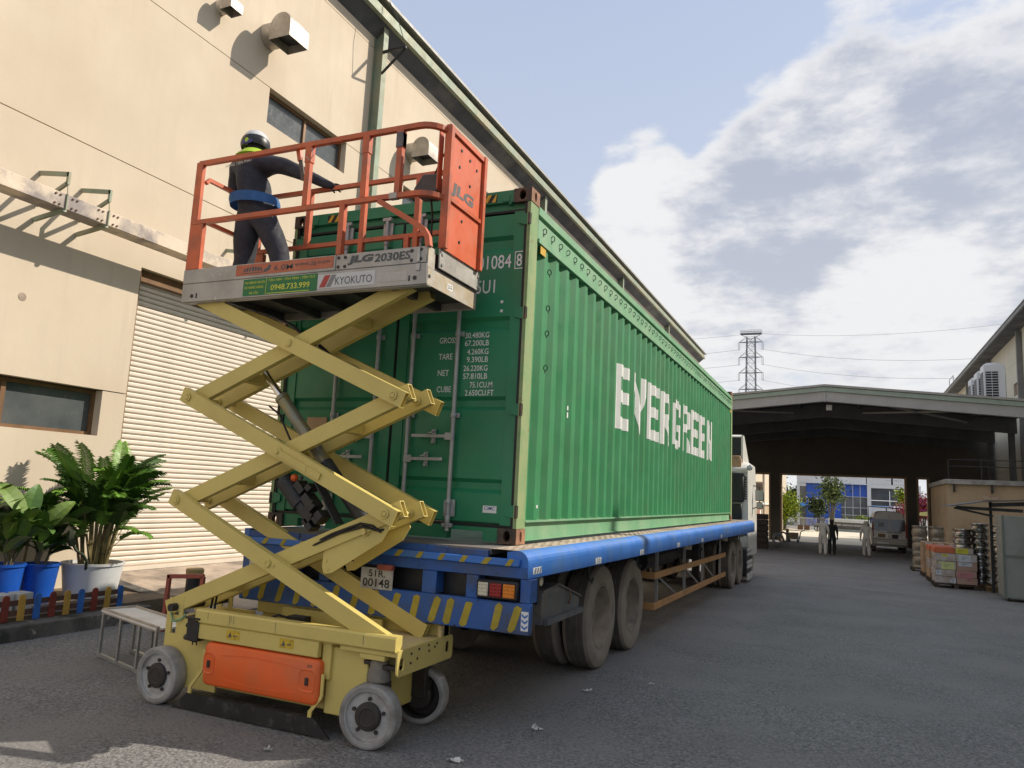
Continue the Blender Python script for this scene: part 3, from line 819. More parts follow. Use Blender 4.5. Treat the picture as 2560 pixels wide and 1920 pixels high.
# door lettering
RX, UZ = (1, 0, 0), (0, 0, 1)
def dtext(s_, x, z, w_, h_, y=.0315, bold=.006): text(s_, m_whitetxt, dr, 'lettering', (x, y, z), RX, UZ, w_, h_, bold)
dtext('01084', -.476, 3.546, .305, .118); dtext('8', -.118, 3.552, .048, .105, .021)
bx8 = MB()
for q in ((-.134, -.054, 3.530, 3.537), (-.134, -.054, 3.672, 3.679), (-.134, -.128, 3.537, 3.672), (-.060, -.054, 3.537, 3.672)): bx8.box(q[0], q[1], .0205, .0235, q[2], q[3])
bx8.build('number_frame', m_whitetxt, dr, smooth=False)
dtext('45U1', -.545, 3.342, .238, .115)
for k_, (nm, a_, c_) in enumerate((('GROSS', '30.480KG', '67.200LB'), ('TARE', '4.260KG', '9.390LB'), ('NET', '26.220KG', '57.810LB'), ('CUBE', '75.1CU.M', '2.650CU.FT'))):
    z = 2.968 - k_ * .1385
    dtext(nm, -.797, z - .036, (.165, .13, .105, .135)[k_], .050)
    xa = (-.556, -.53, -.556, -.49)[k_]; dtext(a_, xa, z, (-.335, -.335, -.335, -.285)[k_] - xa, .047)
    xa = (-.556, -.53, -.556, -.53)[k_]; dtext(c_, xa, z - .066, (-.335, -.335, -.335, -.27)[k_] - xa, .047)
st = MB().box(-.311, -.192, .030, .0325, 1.550, 1.606); st = st.build('maker_sticker', m_whitetxt, dr, smooth=False)
text('CIMC', mat('blue_print', (.03, .10, .36), .5), dr, 'lettering', (-.300, .0290, 1.572), RX, UZ, .096, .028, .004)
box('data_plate', mat('tan_plate', (.42, .29, .17), .5, .2, .15, 20), dl, -2.11, -1.895, .022, .0335, 2.156, 2.302)
for z in (3.262, 3.185): MB().lathe([(0, -.004), (.012, -.003), (.014, 0)], (-.237, .033, z), (0, 1, 0), 10).build('rivet', m_whitetxt, dr)
# odd painted marks on the side
for y_, z0, z1 in ((1.06, 2.42, 2.47), (1.06, 2.49, 2.53), (.40, 1.60, 1.625)): MB().box(-.0055, -.0030, y_, y_ + .03, z0, z1).build('white_label', m_whitetxt, con, smooth=False)

# ================================================================== blue flatbed trailer
m_tb = mat('trailer_blue', (.040, .175, .56), .45, 0, .14, 1.5, dirt=(.10, .19, .36), dscale=2.0, dthr=.60, streak=.12, dirt2=(.055, .06, .07), d2scale=11, d2thr=.70)
m_tbd = mat('dull_blue', (.026, .105, .36), .55, 0, .2, 2, dirt=(.06, .075, .10), dscale=3, dthr=.58, streak=.1, dirt2=(.03, .03, .035), d2scale=15, d2thr=.68)
m_deck = mat('dusty_deck_plate', (.56, .45, .34), .8, .1, .15, 2, .5, 45, dirt=(.30, .25, .21), dscale=3, dthr=.55, dirt2=(.04, .035, .03), d2scale=16, d2thr=.69)
m_deckd = mat('worn_deck', (.17, .155, .15), .8, .1, .2, 2, dirt=(.24, .2, .17), dscale=3)
m_ystripe = mat('brushed_yellow', (.40, .31, .035), .7, 0, .2, 8, dirt=(.03, .08, .2), dscale=9, dthr=.68, dsoft=.04)
m_orange = mat('orange_guard', (.52, .27, .10), .6, 0, .12, 2, dirt=(.35, .22, .12), dscale=3, dthr=.62)
m_tool = mat('grey_tool_box', (.135, .14, .15), .6, .2, .2, 3, dirt=(.22, .2, .17), dscale=3)
m_rim = mat('dusty_rim', (.34, .28, .225), .75, .1, .2, 5, dirt=(.19, .16, .13), dscale=4, dthr=.52)
m_wall_t = mat('tyre_side', (.23, .20, .17), .9, 0, .16, 3, .15, 60, dirt=(.34, .30, .245), dscale=3, dthr=.52, dsoft=.2)
XT0, XT1, YT0, YT1 = -2.30, .285, -.42, 14.15
tr = thing('flatbed_trailer', 'blue flatbed semi trailer with yellow striped tail carrying the green container', 'trailer', (-1.0, 6, 0))
D = MB()
D.box(XT0 + .06, -.02, YT0 + .03, YT1, 1.27, 1.312).build('deck', m_deckd, tr, smooth=False)
# tread plate strip along the visible edge, rolled over into the side beam
n = 6
pr = [(-.019, 1.314), (.20, 1.314)] + [(.20 + .085 * math.sin(a), 1.229 + .085 * math.cos(a)) for a in [PI / 2 * i / n for i in range(1, n + 1)]]
st_ = MB().prism([(-.018, 1.272), (.19, 1.272), (.19, 1.298)] + [], 'xz', 0, .0001) if 0 else MB()
for (xa, za), (xb, zb) in zip(pr[:2][:-1], pr[1:2]): st_.quad((xa, YT0, za), (xb, YT0, zb), (xb, YT1, zb), (xa, YT1, za))
st_.build('tread_plate', m_deck, tr, fix=False)
tread = MB()
for i in range(150):
    for j in range(3):
        y_ = YT0 + .05 + i * .0965; x_ = .012 + j * .062 + (.03 if i % 2 else 0)
        s_ = 1 if (i + j) % 2 else -1
        tread.bar((x_ - .014, y_ - .012 * s_, 1.3145), (x_ + .014, y_ + .012 * s_, 1.3145), .007, .004)
tread.build('tread_pattern', m_deck, tr, smooth=False, fix=False, kind='stuff')
sb = MB()
for (xa, za), (xb, zb) in zip(pr[1:-1], pr[2:]): sb.quad((xa, YT0, za), (xb, YT0, zb), (xb, YT1, zb), (xa, YT1, za))
sb.quad((.285, YT0, 1.229), (.285, YT0, 1.125), (.285, YT1, 1.045), (.285, YT1, 1.229))
sb.quad((.285, YT0, 1.125), (.12, YT0, 1.125), (.12, YT1, 1.045), (.285, YT1, 1.045))
sb.add([(.285, YT0, 1.125), (.285, YT0, 1.229)] + [(x_, YT0, z_) for x_, z_ in pr[1:-1][::-1]] + [(.12, YT0, 1.30), (.12, YT0, 1.125)], [tuple(range(5 + n))[:len(pr[1:-1]) + 4]])
sb.quad((.285, YT1, 1.045), (.285, YT1, 1.229), (.12, YT1, 1.3), (.12, YT1, 1.045))
sb.build('side_beam', m_tb, tr, fix=False)
box('side_beam', m_tb, tr, XT0, XT0 + .055, YT0, YT1, 1.10, 1.315)
box('deck_end', m_tb, tr, XT0 + .056, .118, YT1 - .05, YT1, 1.08, 1.268)
# tail: dented lip, striped band, recessed panel with lamps, striped bumper
lip = MB()
for i in range(13):
    x0 = XT0 + .06 + i * .17; lip.box(x0, min(x0 + .17, .115), YT0 + rnd.uniform(-.004, .012), YT0 + .028, 1.255, 1.306 + rnd.uniform(-.012, .004))
lip.build('tail_lip', m_tbd, tr, smooth=False)
box('tail_band', m_tb, tr, XT0 + .002, .228, YT0 - .03, YT0 + .02, 1.203, 1.254, bevel=.006)
box('tail_band_lower', m_tbd, tr, XT0 + .002, .284, YT0 - .004, YT0 + .03, 1.122, 1.2025, bevel=.004)
stp = MB()
for i in range(14):
    x = .20 - i * .183
    stp.prism([(x - .085 + rnd.uniform(-.008, .008), 1.206), (x - .04, 1.206), (x - .005 + rnd.uniform(-.01, .01), 1.2535), (x - .05, 1.2535)], 'xz', YT0 - .0325, YT0 - .0305)
stp.build('yellow_stripe', m_ystripe, tr, smooth=False)
tp = MB().box(XT0 + .01, .31, YT0 + .13, YT0 + .16, .94, 1.12)
tp.build('tail_recess', m_black, tr, smooth=False)
for x0, x1 in ((-.562, -.441), (-.195, -.098), (.23, .312), (-2.29, -2.20), (-1.85, -1.75), (-1.50, -1.40)): box('tail_column', m_tbd, tr, x0, x1, YT0 + .0, YT0 + .12, .958, 1.1205, bevel=.004)
bp = MB().box(-2.29, .317, YT0 - .01, YT0 + .04, .745, .957)
bp = bp.build('bumper', m_tbd, tr, bevel=.006)
stp = MB()
for i, x in enumerate((.18, .05, -.20, -.335, -.46, -.62, -.80, -.98, -1.16, -1.34, -1.52, -1.70, -1.88, -2.06, -2.22)):
    tl = .045 if i % 2 == 0 else .03
    pts = [(x - .03, .76 + rnd.uniform(0, .02)), (x - .005, .752), (x + .028, .765 + rnd.uniform(0, .02)), (x + .03 + tl, .925), (x + .015 + tl * .5, .94 + rnd.uniform(-.01, .01)), (x - .028 + tl, .925)]
    stp.prism(pts, 'xz', YT0 - .0125, YT0 - .0105)
stp.build('yellow_stripe', m_ystripe, bp, smooth=False)
cv = MB().box(.252, .306, YT0 - .0125, YT0 - .0102, .775, .905)
cv.build('chevron_plate', m_whitetxt, bp, smooth=False)
cv = MB()
for z in (.875, .838, .80): cv.add([(.256, YT0 - .0135, z), (.279, YT0 - .0135, z - .018), (.302, YT0 - .0135, z), (.302, YT0 - .0135, z + .016), (.279, YT0 - .0135, z - .002), (.256, YT0 - .0135, z + .016)], [(0, 1, 4, 5), (1, 2, 3, 4)])
cv.build('blue_chevron', m_tb, bp, smooth=False)
def lampbox(x0):
    lb = MB().box(x0, x0 + .322, YT0 - .03, YT0 + .03, .972, 1.098).build('tail_lamp', m_black, tr, bevel=.008)
    for nm, a, w_, m_ in (('white_lens', .018, .078, mat('white_lens', (.62, .58, .44), .3, 0, .1, 60)), ('red_lens', .110, .090, mat('red_lens', (.30, .012, .012), .25, 0, .15, 40)), ('amber_lens', .212, .090, mat('amber_lens', (.72, .22, .015), .25, 0, .12, 40))):
        box(nm, m_, lb, x0 + a, x0 + a + w_, YT0 - .042, YT0 - .031, .986, 1.08, bevel=.004)
        q = MB()
        for i in range(3):
            for j in range(4): q.ball((x0 + a + w_ * (i + .5) / 3, YT0 - .042, .986 + .094 * (j + .5) / 4), .0105, 6, 4, sc=(1, .45, 1))
        q.build('lens_facet', m_, lb)
lampbox(-.098); lampbox(-2.20)
# number plate and its lamp
box('number_plate', mat('plate_white', (.55, .55, .52), .6, 0, .12, 12, dirt=(.3, .28, .25), dscale=9), tr, -1.09, -.805, YT0 - .02, YT0 - .012, .945, 1.10)
text('51R.', m_black, tr, 'plate_text', (-1.02, YT0 - .0215, 1.035), RX, UZ, .15, .05, .01)
text('00148', m_black, tr, 'plate_text', (-1.07, YT0 - .0215, .96), RX, UZ, .24, .062, .012)
box('plate_lamp', mat('faded_red', (.34, .09, .06), .6, 0, .2, 9), tr, -.92, -.79, YT0 - .07, YT0 - .022, 1.095, 1.135, bevel=.004)
# chassis rails, axles and underside
for x in (-1.55, -.55): box('chassis_rail', m_dark, tr, x - .06, x + .06, .0, 12.3, .78, 1.268)
cm = MB()
for i in range(14): cm.box(XT0 + .08, .10, .4 + i * 1.02, .46 + i * 1.02, 1.15, 1.266)
cm.build('cross_member', m_dark, tr, smooth=False)
def tyre(c, sx, R=.515, w=.27, nm='wheel', mt=None):
    """wheel with its outer face at x=c[0], facing sx"""
    root = None
    rr = .315
    b = MB()
    p = [(rr, -.03), (rr + .012, -.012), (rr + .06, .0), (R - .075, .004), (R - .018, -.014), (R, -.045), (R, -w + .045), (R - .018, -w + .01), (rr + .06, -w), (rr, -w + .03)]
    b.lathe([(r, t * 1) for r, t in p], c, (sx, 0, 0), 48)
    t_ = b.build(nm, [m_wall_t], tr if mt is None else mt, ang=32)
    tb = MB()
    for k_ in (-.075, -.135, -.195): tb.lathe([(R + .0005, k_ + .028), (R + .006, k_ + .022), (R + .006, k_ - .022), (R + .0005, k_ - .028)], c, (sx, 0, 0), 48)
    tb.build('tread', m_rubber, t_)
    rm_ = MB().lathe([(rr + .004, -.03), (rr + .006, -.012), (rr - .012, -.012), (rr - .022, -.04), (rr - .05, -.15), (rr - .07, -.185), (.17, -.185), (.155, -.165), (.10, -.165), (.095, -.10), (.06, -.09), (0, -.09)], c, (sx, 0, 0), 40)
    rm_.build('rim', m_rim, t_, ang=30)
    nb = MB()
    for i in range(10):
        a = 2 * PI * i / 10; nb.cyl((c[0] - sx * .187, c[1] + .21 * math.cos(a), c[2] + .21 * math.sin(a)), (c[0] - sx * .155, c[1] + .21 * math.cos(a), c[2] + .21 * math.sin(a)), .014, 6)
    nb.build('wheel_nut', m_rim, t_)
    return t_
for y in (2.28, 3.53):
    zc_ = .512 + gz(y)
    for x, s_ in ((.03, 1), (-.29, 1), (-2.08, -1), (-1.76, -1)): tyre((x, y, zc_), s_)
    MB().cyl((-1.8, y, zc_), (-.25, y, zc_), .06, 12).build('axle', m_dark, tr)
sp_ = MB()
for x in (-1.62, -.48):
    for y in (2.28, 3.53): sp_.tube([(x, y - .5, .80), (x, y - .2, .70), (x, y, .66), (x, y + .2, .70), (x, y + .5, .80)], .035, 6, sq=True)
    sp_.box(x - .05, x + .05, 2.85, 2.95, .6, .85)
sp_.build('leaf_spring', m_dark, tr)
# tool box behind the bumper and mud flap
tb_ = MB().prism([(.27, .70), (.27, .96), (.60, .985), (1.18, .835), (1.18, .70)], 'yz', -.28, .135)
tbx = tb_.build('tool_box', m_tool, tr, bevel=.008)
MB().prism([(.255, .968), (.60, .998), (1.20, .842), (1.20, .828), (.60, .984), (.255, .954)], 'yz', -.29, .150).build('lid', m_tool, tbx, smooth=False)
ch = MB().tube([(.152, .86, .92), (.16, .87, .86), (.15, .86, .80)], .008, 6); ch.build('chain', m_rust, tbx)
box('box_rail', m_tool, tbx, .14, .175, .30, 1.19, .70, .742)
# side marker lamps, hooks and reflectors
for y in (-.05, 5.95, 9.7, 12.3):
    q = MB().cyl((.17, y, 1.075 - .0055 * y), (.245, y, 1.075 - .0055 * y), .034, 12); q.box(.16, .20, y - .05, y + .05, 1.06 - .0055 * y, 1.115 - .0055 * y); q.build('marker_lamp', mat('lamp_cream', (.55, .50, .38), .4, 0, .1, 20), tr)
for i, y in enumerate((1.25, 3.0, 5.2, 7.0, 8.6, 10.2)):
    h = MB().tube([(.19, y, 1.10), (.20, y, .98), (.215, y + .03, .95), (.22, y + .05, .985)], .012, 6); h.build('rope_hook', m_dark, tr)
ref = MB(); rc = MB()
for y in (1.15, 2.75, 4.75, 6.6, 8.6):
    ref.box(.2853, .2868, y, y + .17, 1.128 - .0045 * y, 1.182 - .0045 * y)
    for k_ in (.035, .09):
        for s_ in (1, -1): rc.add([(.2874, y + k_ + .03, 1.155 - .0045 * y), (.2874, y + k_ + .048, 1.155 - .0045 * y), (.2874, y + k_ + .026, 1.155 - .0045 * y + s_ * .022), (.2874, y + k_ + .008, 1.155 - .0045 * y + s_ * .022)], [(0, 1, 2, 3)])
ref.box(.2853, .2868, -.33, -.165, 1.150, 1.196)
for i in range(3): rc.add([(.2874, -.31 + i * .05, 1.154), (.2874, -.285 + i * .05, 1.154), (.2874, -.265 + i * .05, 1.192), (.2874, -.29 + i * .05, 1.192)], [(0, 1, 2, 3)])
ref.build('reflector', m_whitetxt, tr, smooth=False); rc.build('reflector_mark', mat('reflector_blue', (.12, .16, .26), .6), tr, smooth=False, fix=False)
# side guard of two orange planks on posts
def sl(y): return -.0125 * (y - 4.4)
for z in (.745, .36):
    b = MB().bar((.06, 4.40, z), (.06, 10.75, z + sl(10.75)), .03, .085).bar((.06, 4.415, z), (-.10, 4.415, z), .03, .085)
    b.build('side_guard', m_orange, tr, bevel=.004)
for y in (4.72, 6.62, 8.25, 10.3):
    box('guard_post', m_steel, tr, .005, .040, y - .02, y + .02, .34 + sl(y), 1.10)
gb = MB()
for y in (4.72, 6.62, 8.25): gb.bar((.02, y + .02, .72 + sl(y)), (.0, y + 1.5, .34 + sl(y + 1.5)), .02, .025)
gb.build('guard_brace', m_steel, tr)
ug = MB().cyl((-.35, 5.2, .85), (-.35, 6.6, .85), .14, 16).cyl((-.5, 7.2, .80), (-.5, 7.9, .80), .16, 16)
ug.build('air_tank', m_dark, tr)
for x in (-.35, -1.9): MB().box(x, x + .13, 9.3, 9.43, .2805, 1.2).box(x - .07, x + .20, 9.2, 9.53, .24, .28).build('landing_leg', m_dark, tr)
hs = MB()
for k_ in range(3): hs.tube([(-.15, 4.0 + .1 * k_, .95), (-.1, 4.15 + .1 * k_, .72), (-.15, 4.35 + .1 * k_, .6), (-.3, 4.6, .75)], .012, 6)
hs.build('air_hose', mat('green_hose', (.03, .06, .045), .5), tr)

# ================================================================== white tractor unit
m_cab = mat('cab_white', (.66, .65, .60), .4, 0, .06, 2, dirt=(.48, .44, .36), dscale=2, dthr=.66)
tk = thing('tractor_unit', 'white tractor truck coupled to the front of the blue trailer', 'truck', (-1.0, 14.3, -.18))
yb = 14.45
cb = MB()
prof_ = [(14.75, .35), (14.75, 2.62), (15.0, 2.78), (16.4, 2.75), (16.85, 1.9), (16.9, .35)]
cb.prism(prof_, 'yz', -2.17, .06)
cab = cb.build('cab', m_cab, tk, bevel=.03)
box('rear_panel', m_dark, cab, -2.0, -.03, 14.60, 14.748, 1.75, 2.48, bevel=.03)
box('rear_panel', m_black, cab, -2.0, -.08, 14.62, 14.748, 1.30, 1.70, bevel=.02)
rr_ = MB()
for i in range(10): rr_.bar((-.03, 14.70, 2.40 - i * .06), (.03, 14.73, 2.37 - i * .06), .04, .022)
rr_.build('intake_rib', m_black, cab)
rb = MB().bar((-2.1, 14.66, 2.55), (.05, 14.66, 2.55), .09, .06); rb.build('roof_bar', m_cab, cab)
df = MB()
for x in (-2.0, -.12):
    df.prism([(15.0, 2.7), (15.0, 3.48), (15.25, 3.48), (16.4, 2.78)], 'yz', x - .025, x + .025)
df.prism([(15.0, 3.45), (15.2, 3.51), (16.5, 2.80), (16.45, 2.76)], 'yz', -1.98, -.14)
df = df.build('wind_deflector', m_cab, tk, smooth=False)
box('deflector_inside', m_dark, df, -1.96, -.16, 15.05, 15.08, 2.72, 3.42)
bxs = MB().box(-.72, -.12, 14.78, 14.98, 2.64, 2.86).box(-.62, -.15, 14.80, 14.97, 2.862, 2.94)
bxs.build('roof_bundle', m_card, tk, bevel=.01)
MB().lathe([(0, -.07), (.05, -.06), (.075, -.01), (.065, .02), (0, .03)], (.10, 14.72, 2.63), (0, -1, 0.2), 16).build('work_lamp', m_steel, tk)
for z0, z1, x0, x1 in ((1.80, 2.10, .12, .34), (1.59, 1.775, .15, .31)):
    mr = MB().box(x0, x1, 15.88, 15.94, z0, z1).build('mirror', m_black, tk, bevel=.02)
    box('mirror_glass', mat('mirror_glass', (.35, .35, .33), .3, .8, .0, rvar=0), mr, x0 + .015, x1 - .015, 15.872, 15.879, z0 + .015, z1 - .015)
ma = MB().tube([(.06, 15.9, 2.2), (.22, 15.95, 2.18), (.23, 15.95, 1.65), (.06, 15.9, 1.6)], .016, 6); ma.build('mirror_arm', m_black, tk)
vs = MB().prism([(16.75, 2.30), (17.05, 2.10), (17.06, 2.13), (16.76, 2.34)], 'yz', -2.0, .22); vs.build('sun_visor', mat('tan_visor', (.36, .27, .2), .5), tk)
text('PRUEGO', mat('cab_grey_text', (.35, .35, .34), .5), tk, 'lettering', (.2035, 14.9, .95), (0, .35, 1), (0, -1, .2), .75, .07) if 0 else None
MB().cyl((-.15, 14.35, 1.02), (.10, 14.35, 1.02), .10, 16).build('blue_canister', mat('pale_blue', (.30, .42, .66), .4), tk)
ft = MB().box(-.25, .12, 13.95, 15.0, -.02, .62)
ft = ft.build('fuel_tank', m_dark, tk, bevel=.04)
for z in (.60, .50, .30, .20, .0, -.08): MB().bar((.14, 13.95, z), (.14, 14.92, z), .03, .07).build('step_bar', m_cab, ft)
for y in (12.28, 13.52):
    zc_ = .512 + gz(y)
    for x, s_ in ((.03, 1), (-.29, 1), (-2.08, -1), (-1.76, -1)): tyre((x, y, zc_), s_, mt=tk)
for x, s_ in ((.0, 1), (-2.0, -1)): tyre((x, 16.15, .512 + gz(16.15)), s_, mt=tk)
fd = MB()
for a0, a1 in zip([.25, .6, .95, 1.3, 1.65], [.6, .95, 1.3, 1.65, 2.0]):
    p0 = (13.15 - .62 * math.cos(a0), .36 + .66 * math.sin(a0)); p1 = (13.15 - .62 * math.cos(a1), .36 + .66 * math.sin(a1))
    fd.prism([p0, p1, (p1[0] * 1, p1[1] + .03), (p0[0], p0[1] + .03)], 'yz', -.55, .06)
fd.build('mudguard', m_card if 0 else mat('dusty_mudguard', (.33, .28, .21), .7), tk, smooth=False)
box('chassis', m_dark, tk, -1.5, -.6, 11.6, 16.5, .45, .85)
hs = MB()
for k_ in range(4): hs.tube([(-.1 - .1 * k_, 13.7, .95), (-.05 - .1 * k_, 14.0, 1.02), (-.1 - .1 * k_, 14.3, .75), (-.2, 14.7, .7)], .014, 6)
hs.build('coiled_hose', m_black, tk)
# ================================================================== scissor lift
m_ly = mat('lift_yellow', (.64, .515, .155), .5, 0, .05, 1.8, dirt=(.56, .44, .14), dscale=1.6, dthr=.60, fine=.03, dirt2=(.20, .14, .06), d2scale=24, d2thr=.785)
m_lyd = mat('lift_yellow_pale', (.68, .54, .22), .6, 0, .08, 3, dirt=(.60, .46, .33), dscale=4, dthr=.57, dirt2=(.12, .08, .05), d2scale=14, d2thr=.70)  # paler yellow with pinkish and brown patches, for the front deck
m_lo = mat('lift_orange', (.82, .13, .022), .42, 0, .07, 2, dirt=(.66, .15, .045), dscale=3, dthr=.60, dirt2=(.33, .22, .17), d2scale=10, d2thr=.755)
m_rail = mat('rail_orange', (.60, .125, .045), .45, 0, .12, 4, dirt=(.36, .10, .05), dscale=5, dthr=.57, dirt2=(.33, .17, .11), d2scale=22, d2thr=.72)
m_alu = mat('scuffed_aluminium', (.44, .42, .385), .5, .25, .10, 3, dirt=(.33, .31, .28), dscale=3, dthr=.55, fine=.08, dirt2=(.56, .53, .49), d2scale=16, d2thr=.67)
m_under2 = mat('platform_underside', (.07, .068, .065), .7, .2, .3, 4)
m_wheel = mat('grey_wheel', (.36, .35, .33), .8, 0, .12, 6, dirt=(.20, .185, .17), dscale=5, dthr=.52, bump=.15, bscale=70)
m_disc = mat('wheel_disc', (.46, .45, .43), .65, .1, .1, 8, dirt=(.26, .245, .22), dscale=6, dthr=.58)
m_hub = mat('dark_hub', (.045, .038, .034), .6, .2, .25, 9)
m_chrome = mat('chrome_rod', (.70, .70, .70), .15, 1.0, .05)
m_txtg = mat('grey_decal', (.085, .088, .09), .6, 0, .15, 40, dirt=(.40, .38, .35), dscale=30, dthr=.70)
m_hose = mat('hydraulic_hose', (.016, .014, .012), .55)
m_warn = mat('warning_label', (.62, .42, .03), .5, 0, .1, 30, dirt=(.25, .15, .02), dscale=40, dthr=.60)
lift = thing('scissor_lift', 'raised yellow scissor lift with orange rails and grey wheels behind the container', 'scissor lift', (-1.5, -.6, 0))
# chassis
ch = MB()
ch.box(-2.50, -.62, -.86, -.36, .16, .60)
ch.box(-1.0, -.66, -.905, -.32, .15, .60)
ch.box(-2.56, -.42, -.84, -.38, .58, .625)
ch = ch.build('chassis', m_ly, lift, bevel=.008)
# rear side plate with two slots (near and far)
for y0, y1 in ((-.875, -.862), (-.358, -.345)):
    b = MB()
    b.box(-2.585, -2.02, y0, y1, .13, .505).box(-2.585, -2.53, y0, y1, .5052, .595).box(-2.47, -2.02, y0, y1, .5052, .595).box(-2.585, -2.17, y0, y1, .5952, .645)
    b.box(-2.57, -2.53, y0, y1, .6452, .77).box(-2.46, -2.42, y0, y1, .6452, .79)
    b.build('side_plate', m_ly, ch, smooth=False)
cl = MB().cyl((-2.50, -.93, .705), (-2.50, -.30, .705), .030, 12); cl.build('roller', m_dark, lift)
b = MB().tube([(-2.54, -.88, .66), (-2.49, -.90, .60), (-2.42, -.89, .62), (-2.38, -.88, .66)], .008, 6); b.build('cable_loop', m_cgl, lift)
# long top beams and panels
for s_ in (0, 1):
    Y = (lambda v: v) if s_ == 0 else (lambda v: -1.22 - v)
    def yy(a, b_): return sorted((Y(a), Y(b_)))
    bm_ = MB()
    bm_.prism([(Y(-.985), .645), (Y(-.985), .722), (Y(-.972), .736), (Y(-.90), .736), (Y(-.90), .640), (Y(-.972), .632)], 'yz', -2.175, -.405)
    bm_.build('top_beam', m_ly, lift, smooth=False)
    MB().box(-2.145, -1.03, *yy(-.975, -.93), .522, .6315).build('side_panel', m_ly, lift, bevel=.006)
    MB().box(-.86, -.405, *yy(-.962, -.90), .60, .6315).box(-.70, -.50, *yy(-.955, -.90), .563, .5995).build('axle_bracket', m_ly, lift, bevel=.004)
    MB().box(-1.025, -.95, *yy(-.93, -.90), .38, .631).build('post_plate', m_ly, lift, bevel=.004)
for x, dx in ((-1.80, .0), (-1.305, 0)):
    lb = box('warning_label', m_warn, lift, x - .062, x + .062, -.9772, -.9754, .555, .618)
    q = MB().add([(x - .045, -.978, .570), (x - .008, -.978, .570), (x - .026, -.978, .606)], [(0, 1, 2)])
    q.add([(x + .005, -.978, .575), (x + .045, -.978, .580), (x + .045, -.978, .588), (x + .005, -.978, .583)], [(0, 1, 2, 3)])
    q.build('label_print', m_txtg, lb, smooth=False, fix=False)
sc_ = MB()
for x in (-2.05, -1.84, -1.825, -1.80, -1.41, -.66): sc_.box(x, x + .003, -.9862, -.9853, .645 + rnd.uniform(0, .03), .722)
sc_.build('scratch', m_txtg, lift, smooth=False)
# orange battery door with moulded pulls
def rrect(x0, x1, z0, z1, r, n=5):
    p = []
    for cx, cz, a0 in ((x1 - r, z1 - r, 0), (x0 + r, z1 - r, PI / 2), (x0 + r, z0 + r, PI), (x1 - r, z0 + r, 1.5 * PI)):
        p += [(cx + r * math.cos(a0 + PI / 2 * i / n), cz + r * math.sin(a0 + PI / 2 * i / n)) for i in range(n + 1)]
    return p
dp = rrect(-2.062, -1.0, .205, .512, .045)
do = MB(); n = len(dp)
cx, cz = -1.531, .358
rings = [(1.0, -.93), (1.0, -.955), (.985, -.972), (.95, -.980)]
do.add([(cx + (x - cx) * s_, y, cz + (z - cz) * (s_ if s_ == 1 else 1 - (1 - s_) * 2.4)) for s_, y in rings for x, z in dp],
       [(a * n + i, a * n + (i + 1) % n, (a + 1) * n + (i + 1) % n, (a + 1) * n + i) for a in range(3) for i in range(n)] + [tuple(range(3 * n, 4 * n))])
door_ = do.build('battery_door', m_lo, lift, ang=60)
for xa, xb in ((-2.045, -1.955), (-1.16, -1.04)):
    q = MB(); rr_ = rrect(xa, xb, .30, .43, .03); k_ = len(rr_)
    mx, mz = (xa + xb) / 2, .365
    q.add([(x, -.9805, z) for x, z in rr_] + [(mx + (x - mx) * 1.12, -.985, mz + (z - mz) * 1.12) for x, z in rr_] + [(mx + (x - mx) * 1.2, -.9795, mz + (z - mz) * 1.2) for x, z in rr_],
          [(a * k_ + i, a * k_ + (i + 1) % k_, (a + 1) * k_ + (i + 1) % k_, (a + 1) * k_ + i) for a in range(2) for i in range(k_)])
    q.add([(x, -.9807, z) for x, z in rr_], [tuple(range(k_))])
    pu = q.build('door_pull', m_lo, door_, ang=60)
    MB().box(mx - .012, mx + .012, -.990, -.981, mz - .03, mz + .02).build('latch', m_hub, pu)
for z0, s_ in ((.435, 1), (.275, -1)):
    q = MB().tube([(-1.88 + i * .06, -.981, z0 + s_ * .022 * (1 - ((i - 6) / 6) ** 2)) for i in range(13)], .0022, 5)
    q.build('moulded_line', m_lo, door_)
text('JLG', m_txtg, door_, 'mark', (-1.105, -.9822, .452), RX, UZ, .04, .022, .02)
# pothole guard and its links
for s_ in (0, 1):
    Y = (lambda v: v) if s_ == 0 else (lambda v: -1.22 - v)
    g_ = MB()
    g_.prism([(-2.20, .122), (-1.03, .127), (-.885, .015), (-2.335, .008)], 'xz', *sorted((Y(-.972), Y(-.955))))
    g_.prism([(-2.20, .118), (-1.03, .122), (-1.03, .130), (-2.20, .126)], 'xz', *sorted((Y(-.9545), Y(-.90))))
    gu = g_.build('pothole_guard', mat('black_guard', (.022, .022, .022), .55, .1, .3, 5, dirt=(.09, .085, .08), dscale=12, dthr=.66), lift, smooth=False)
    lk = MB()
    lk.bar((-2.075, Y(-.955), .455), (-2.085, Y(-.955), .30), .012, .022, (1, 0, 0)).bar((-2.085, Y(-.955), .30), (-2.175, Y(-.962), .175), .012, .024, (1, 0, 0)).bar((-2.175, Y(-.962), .18), (-2.178, Y(-.962), .125), .012, .03, (1, 0, 0))
    lk.bar((-.985, Y(-.955), .42), (-.985, Y(-.955), .27), .012, .022, (1, 0, 0)).bar((-.985, Y(-.955), .27), (-1.065, Y(-.962), .165), .012, .024, (1, 0, 0)).bar((-1.065, Y(-.962), .17), (-1.068, Y(-.962), .115), .012, .03, (1, 0, 0))
    lk.build('guard_link', m_ly, lift)
# control valve block at the left
vb = MB().box(-2.25, -2.135, -.985, -.90, .50, .655).box(-2.27, -2.12, -.99, -.90, .655, .672).cyl((-2.29, -.95, .515), (-2.18, -.95, .505), .022, 10).cyl((-2.275, -.96, .605), (-2.24, -.96, .605), .018, 10)
for x in (-2.21, -2.17): vb.cyl((x, -.95, .50), (x, -.95, .465), .006, 6)
vb.build('valve_block', m_black, lift, bevel=.004)
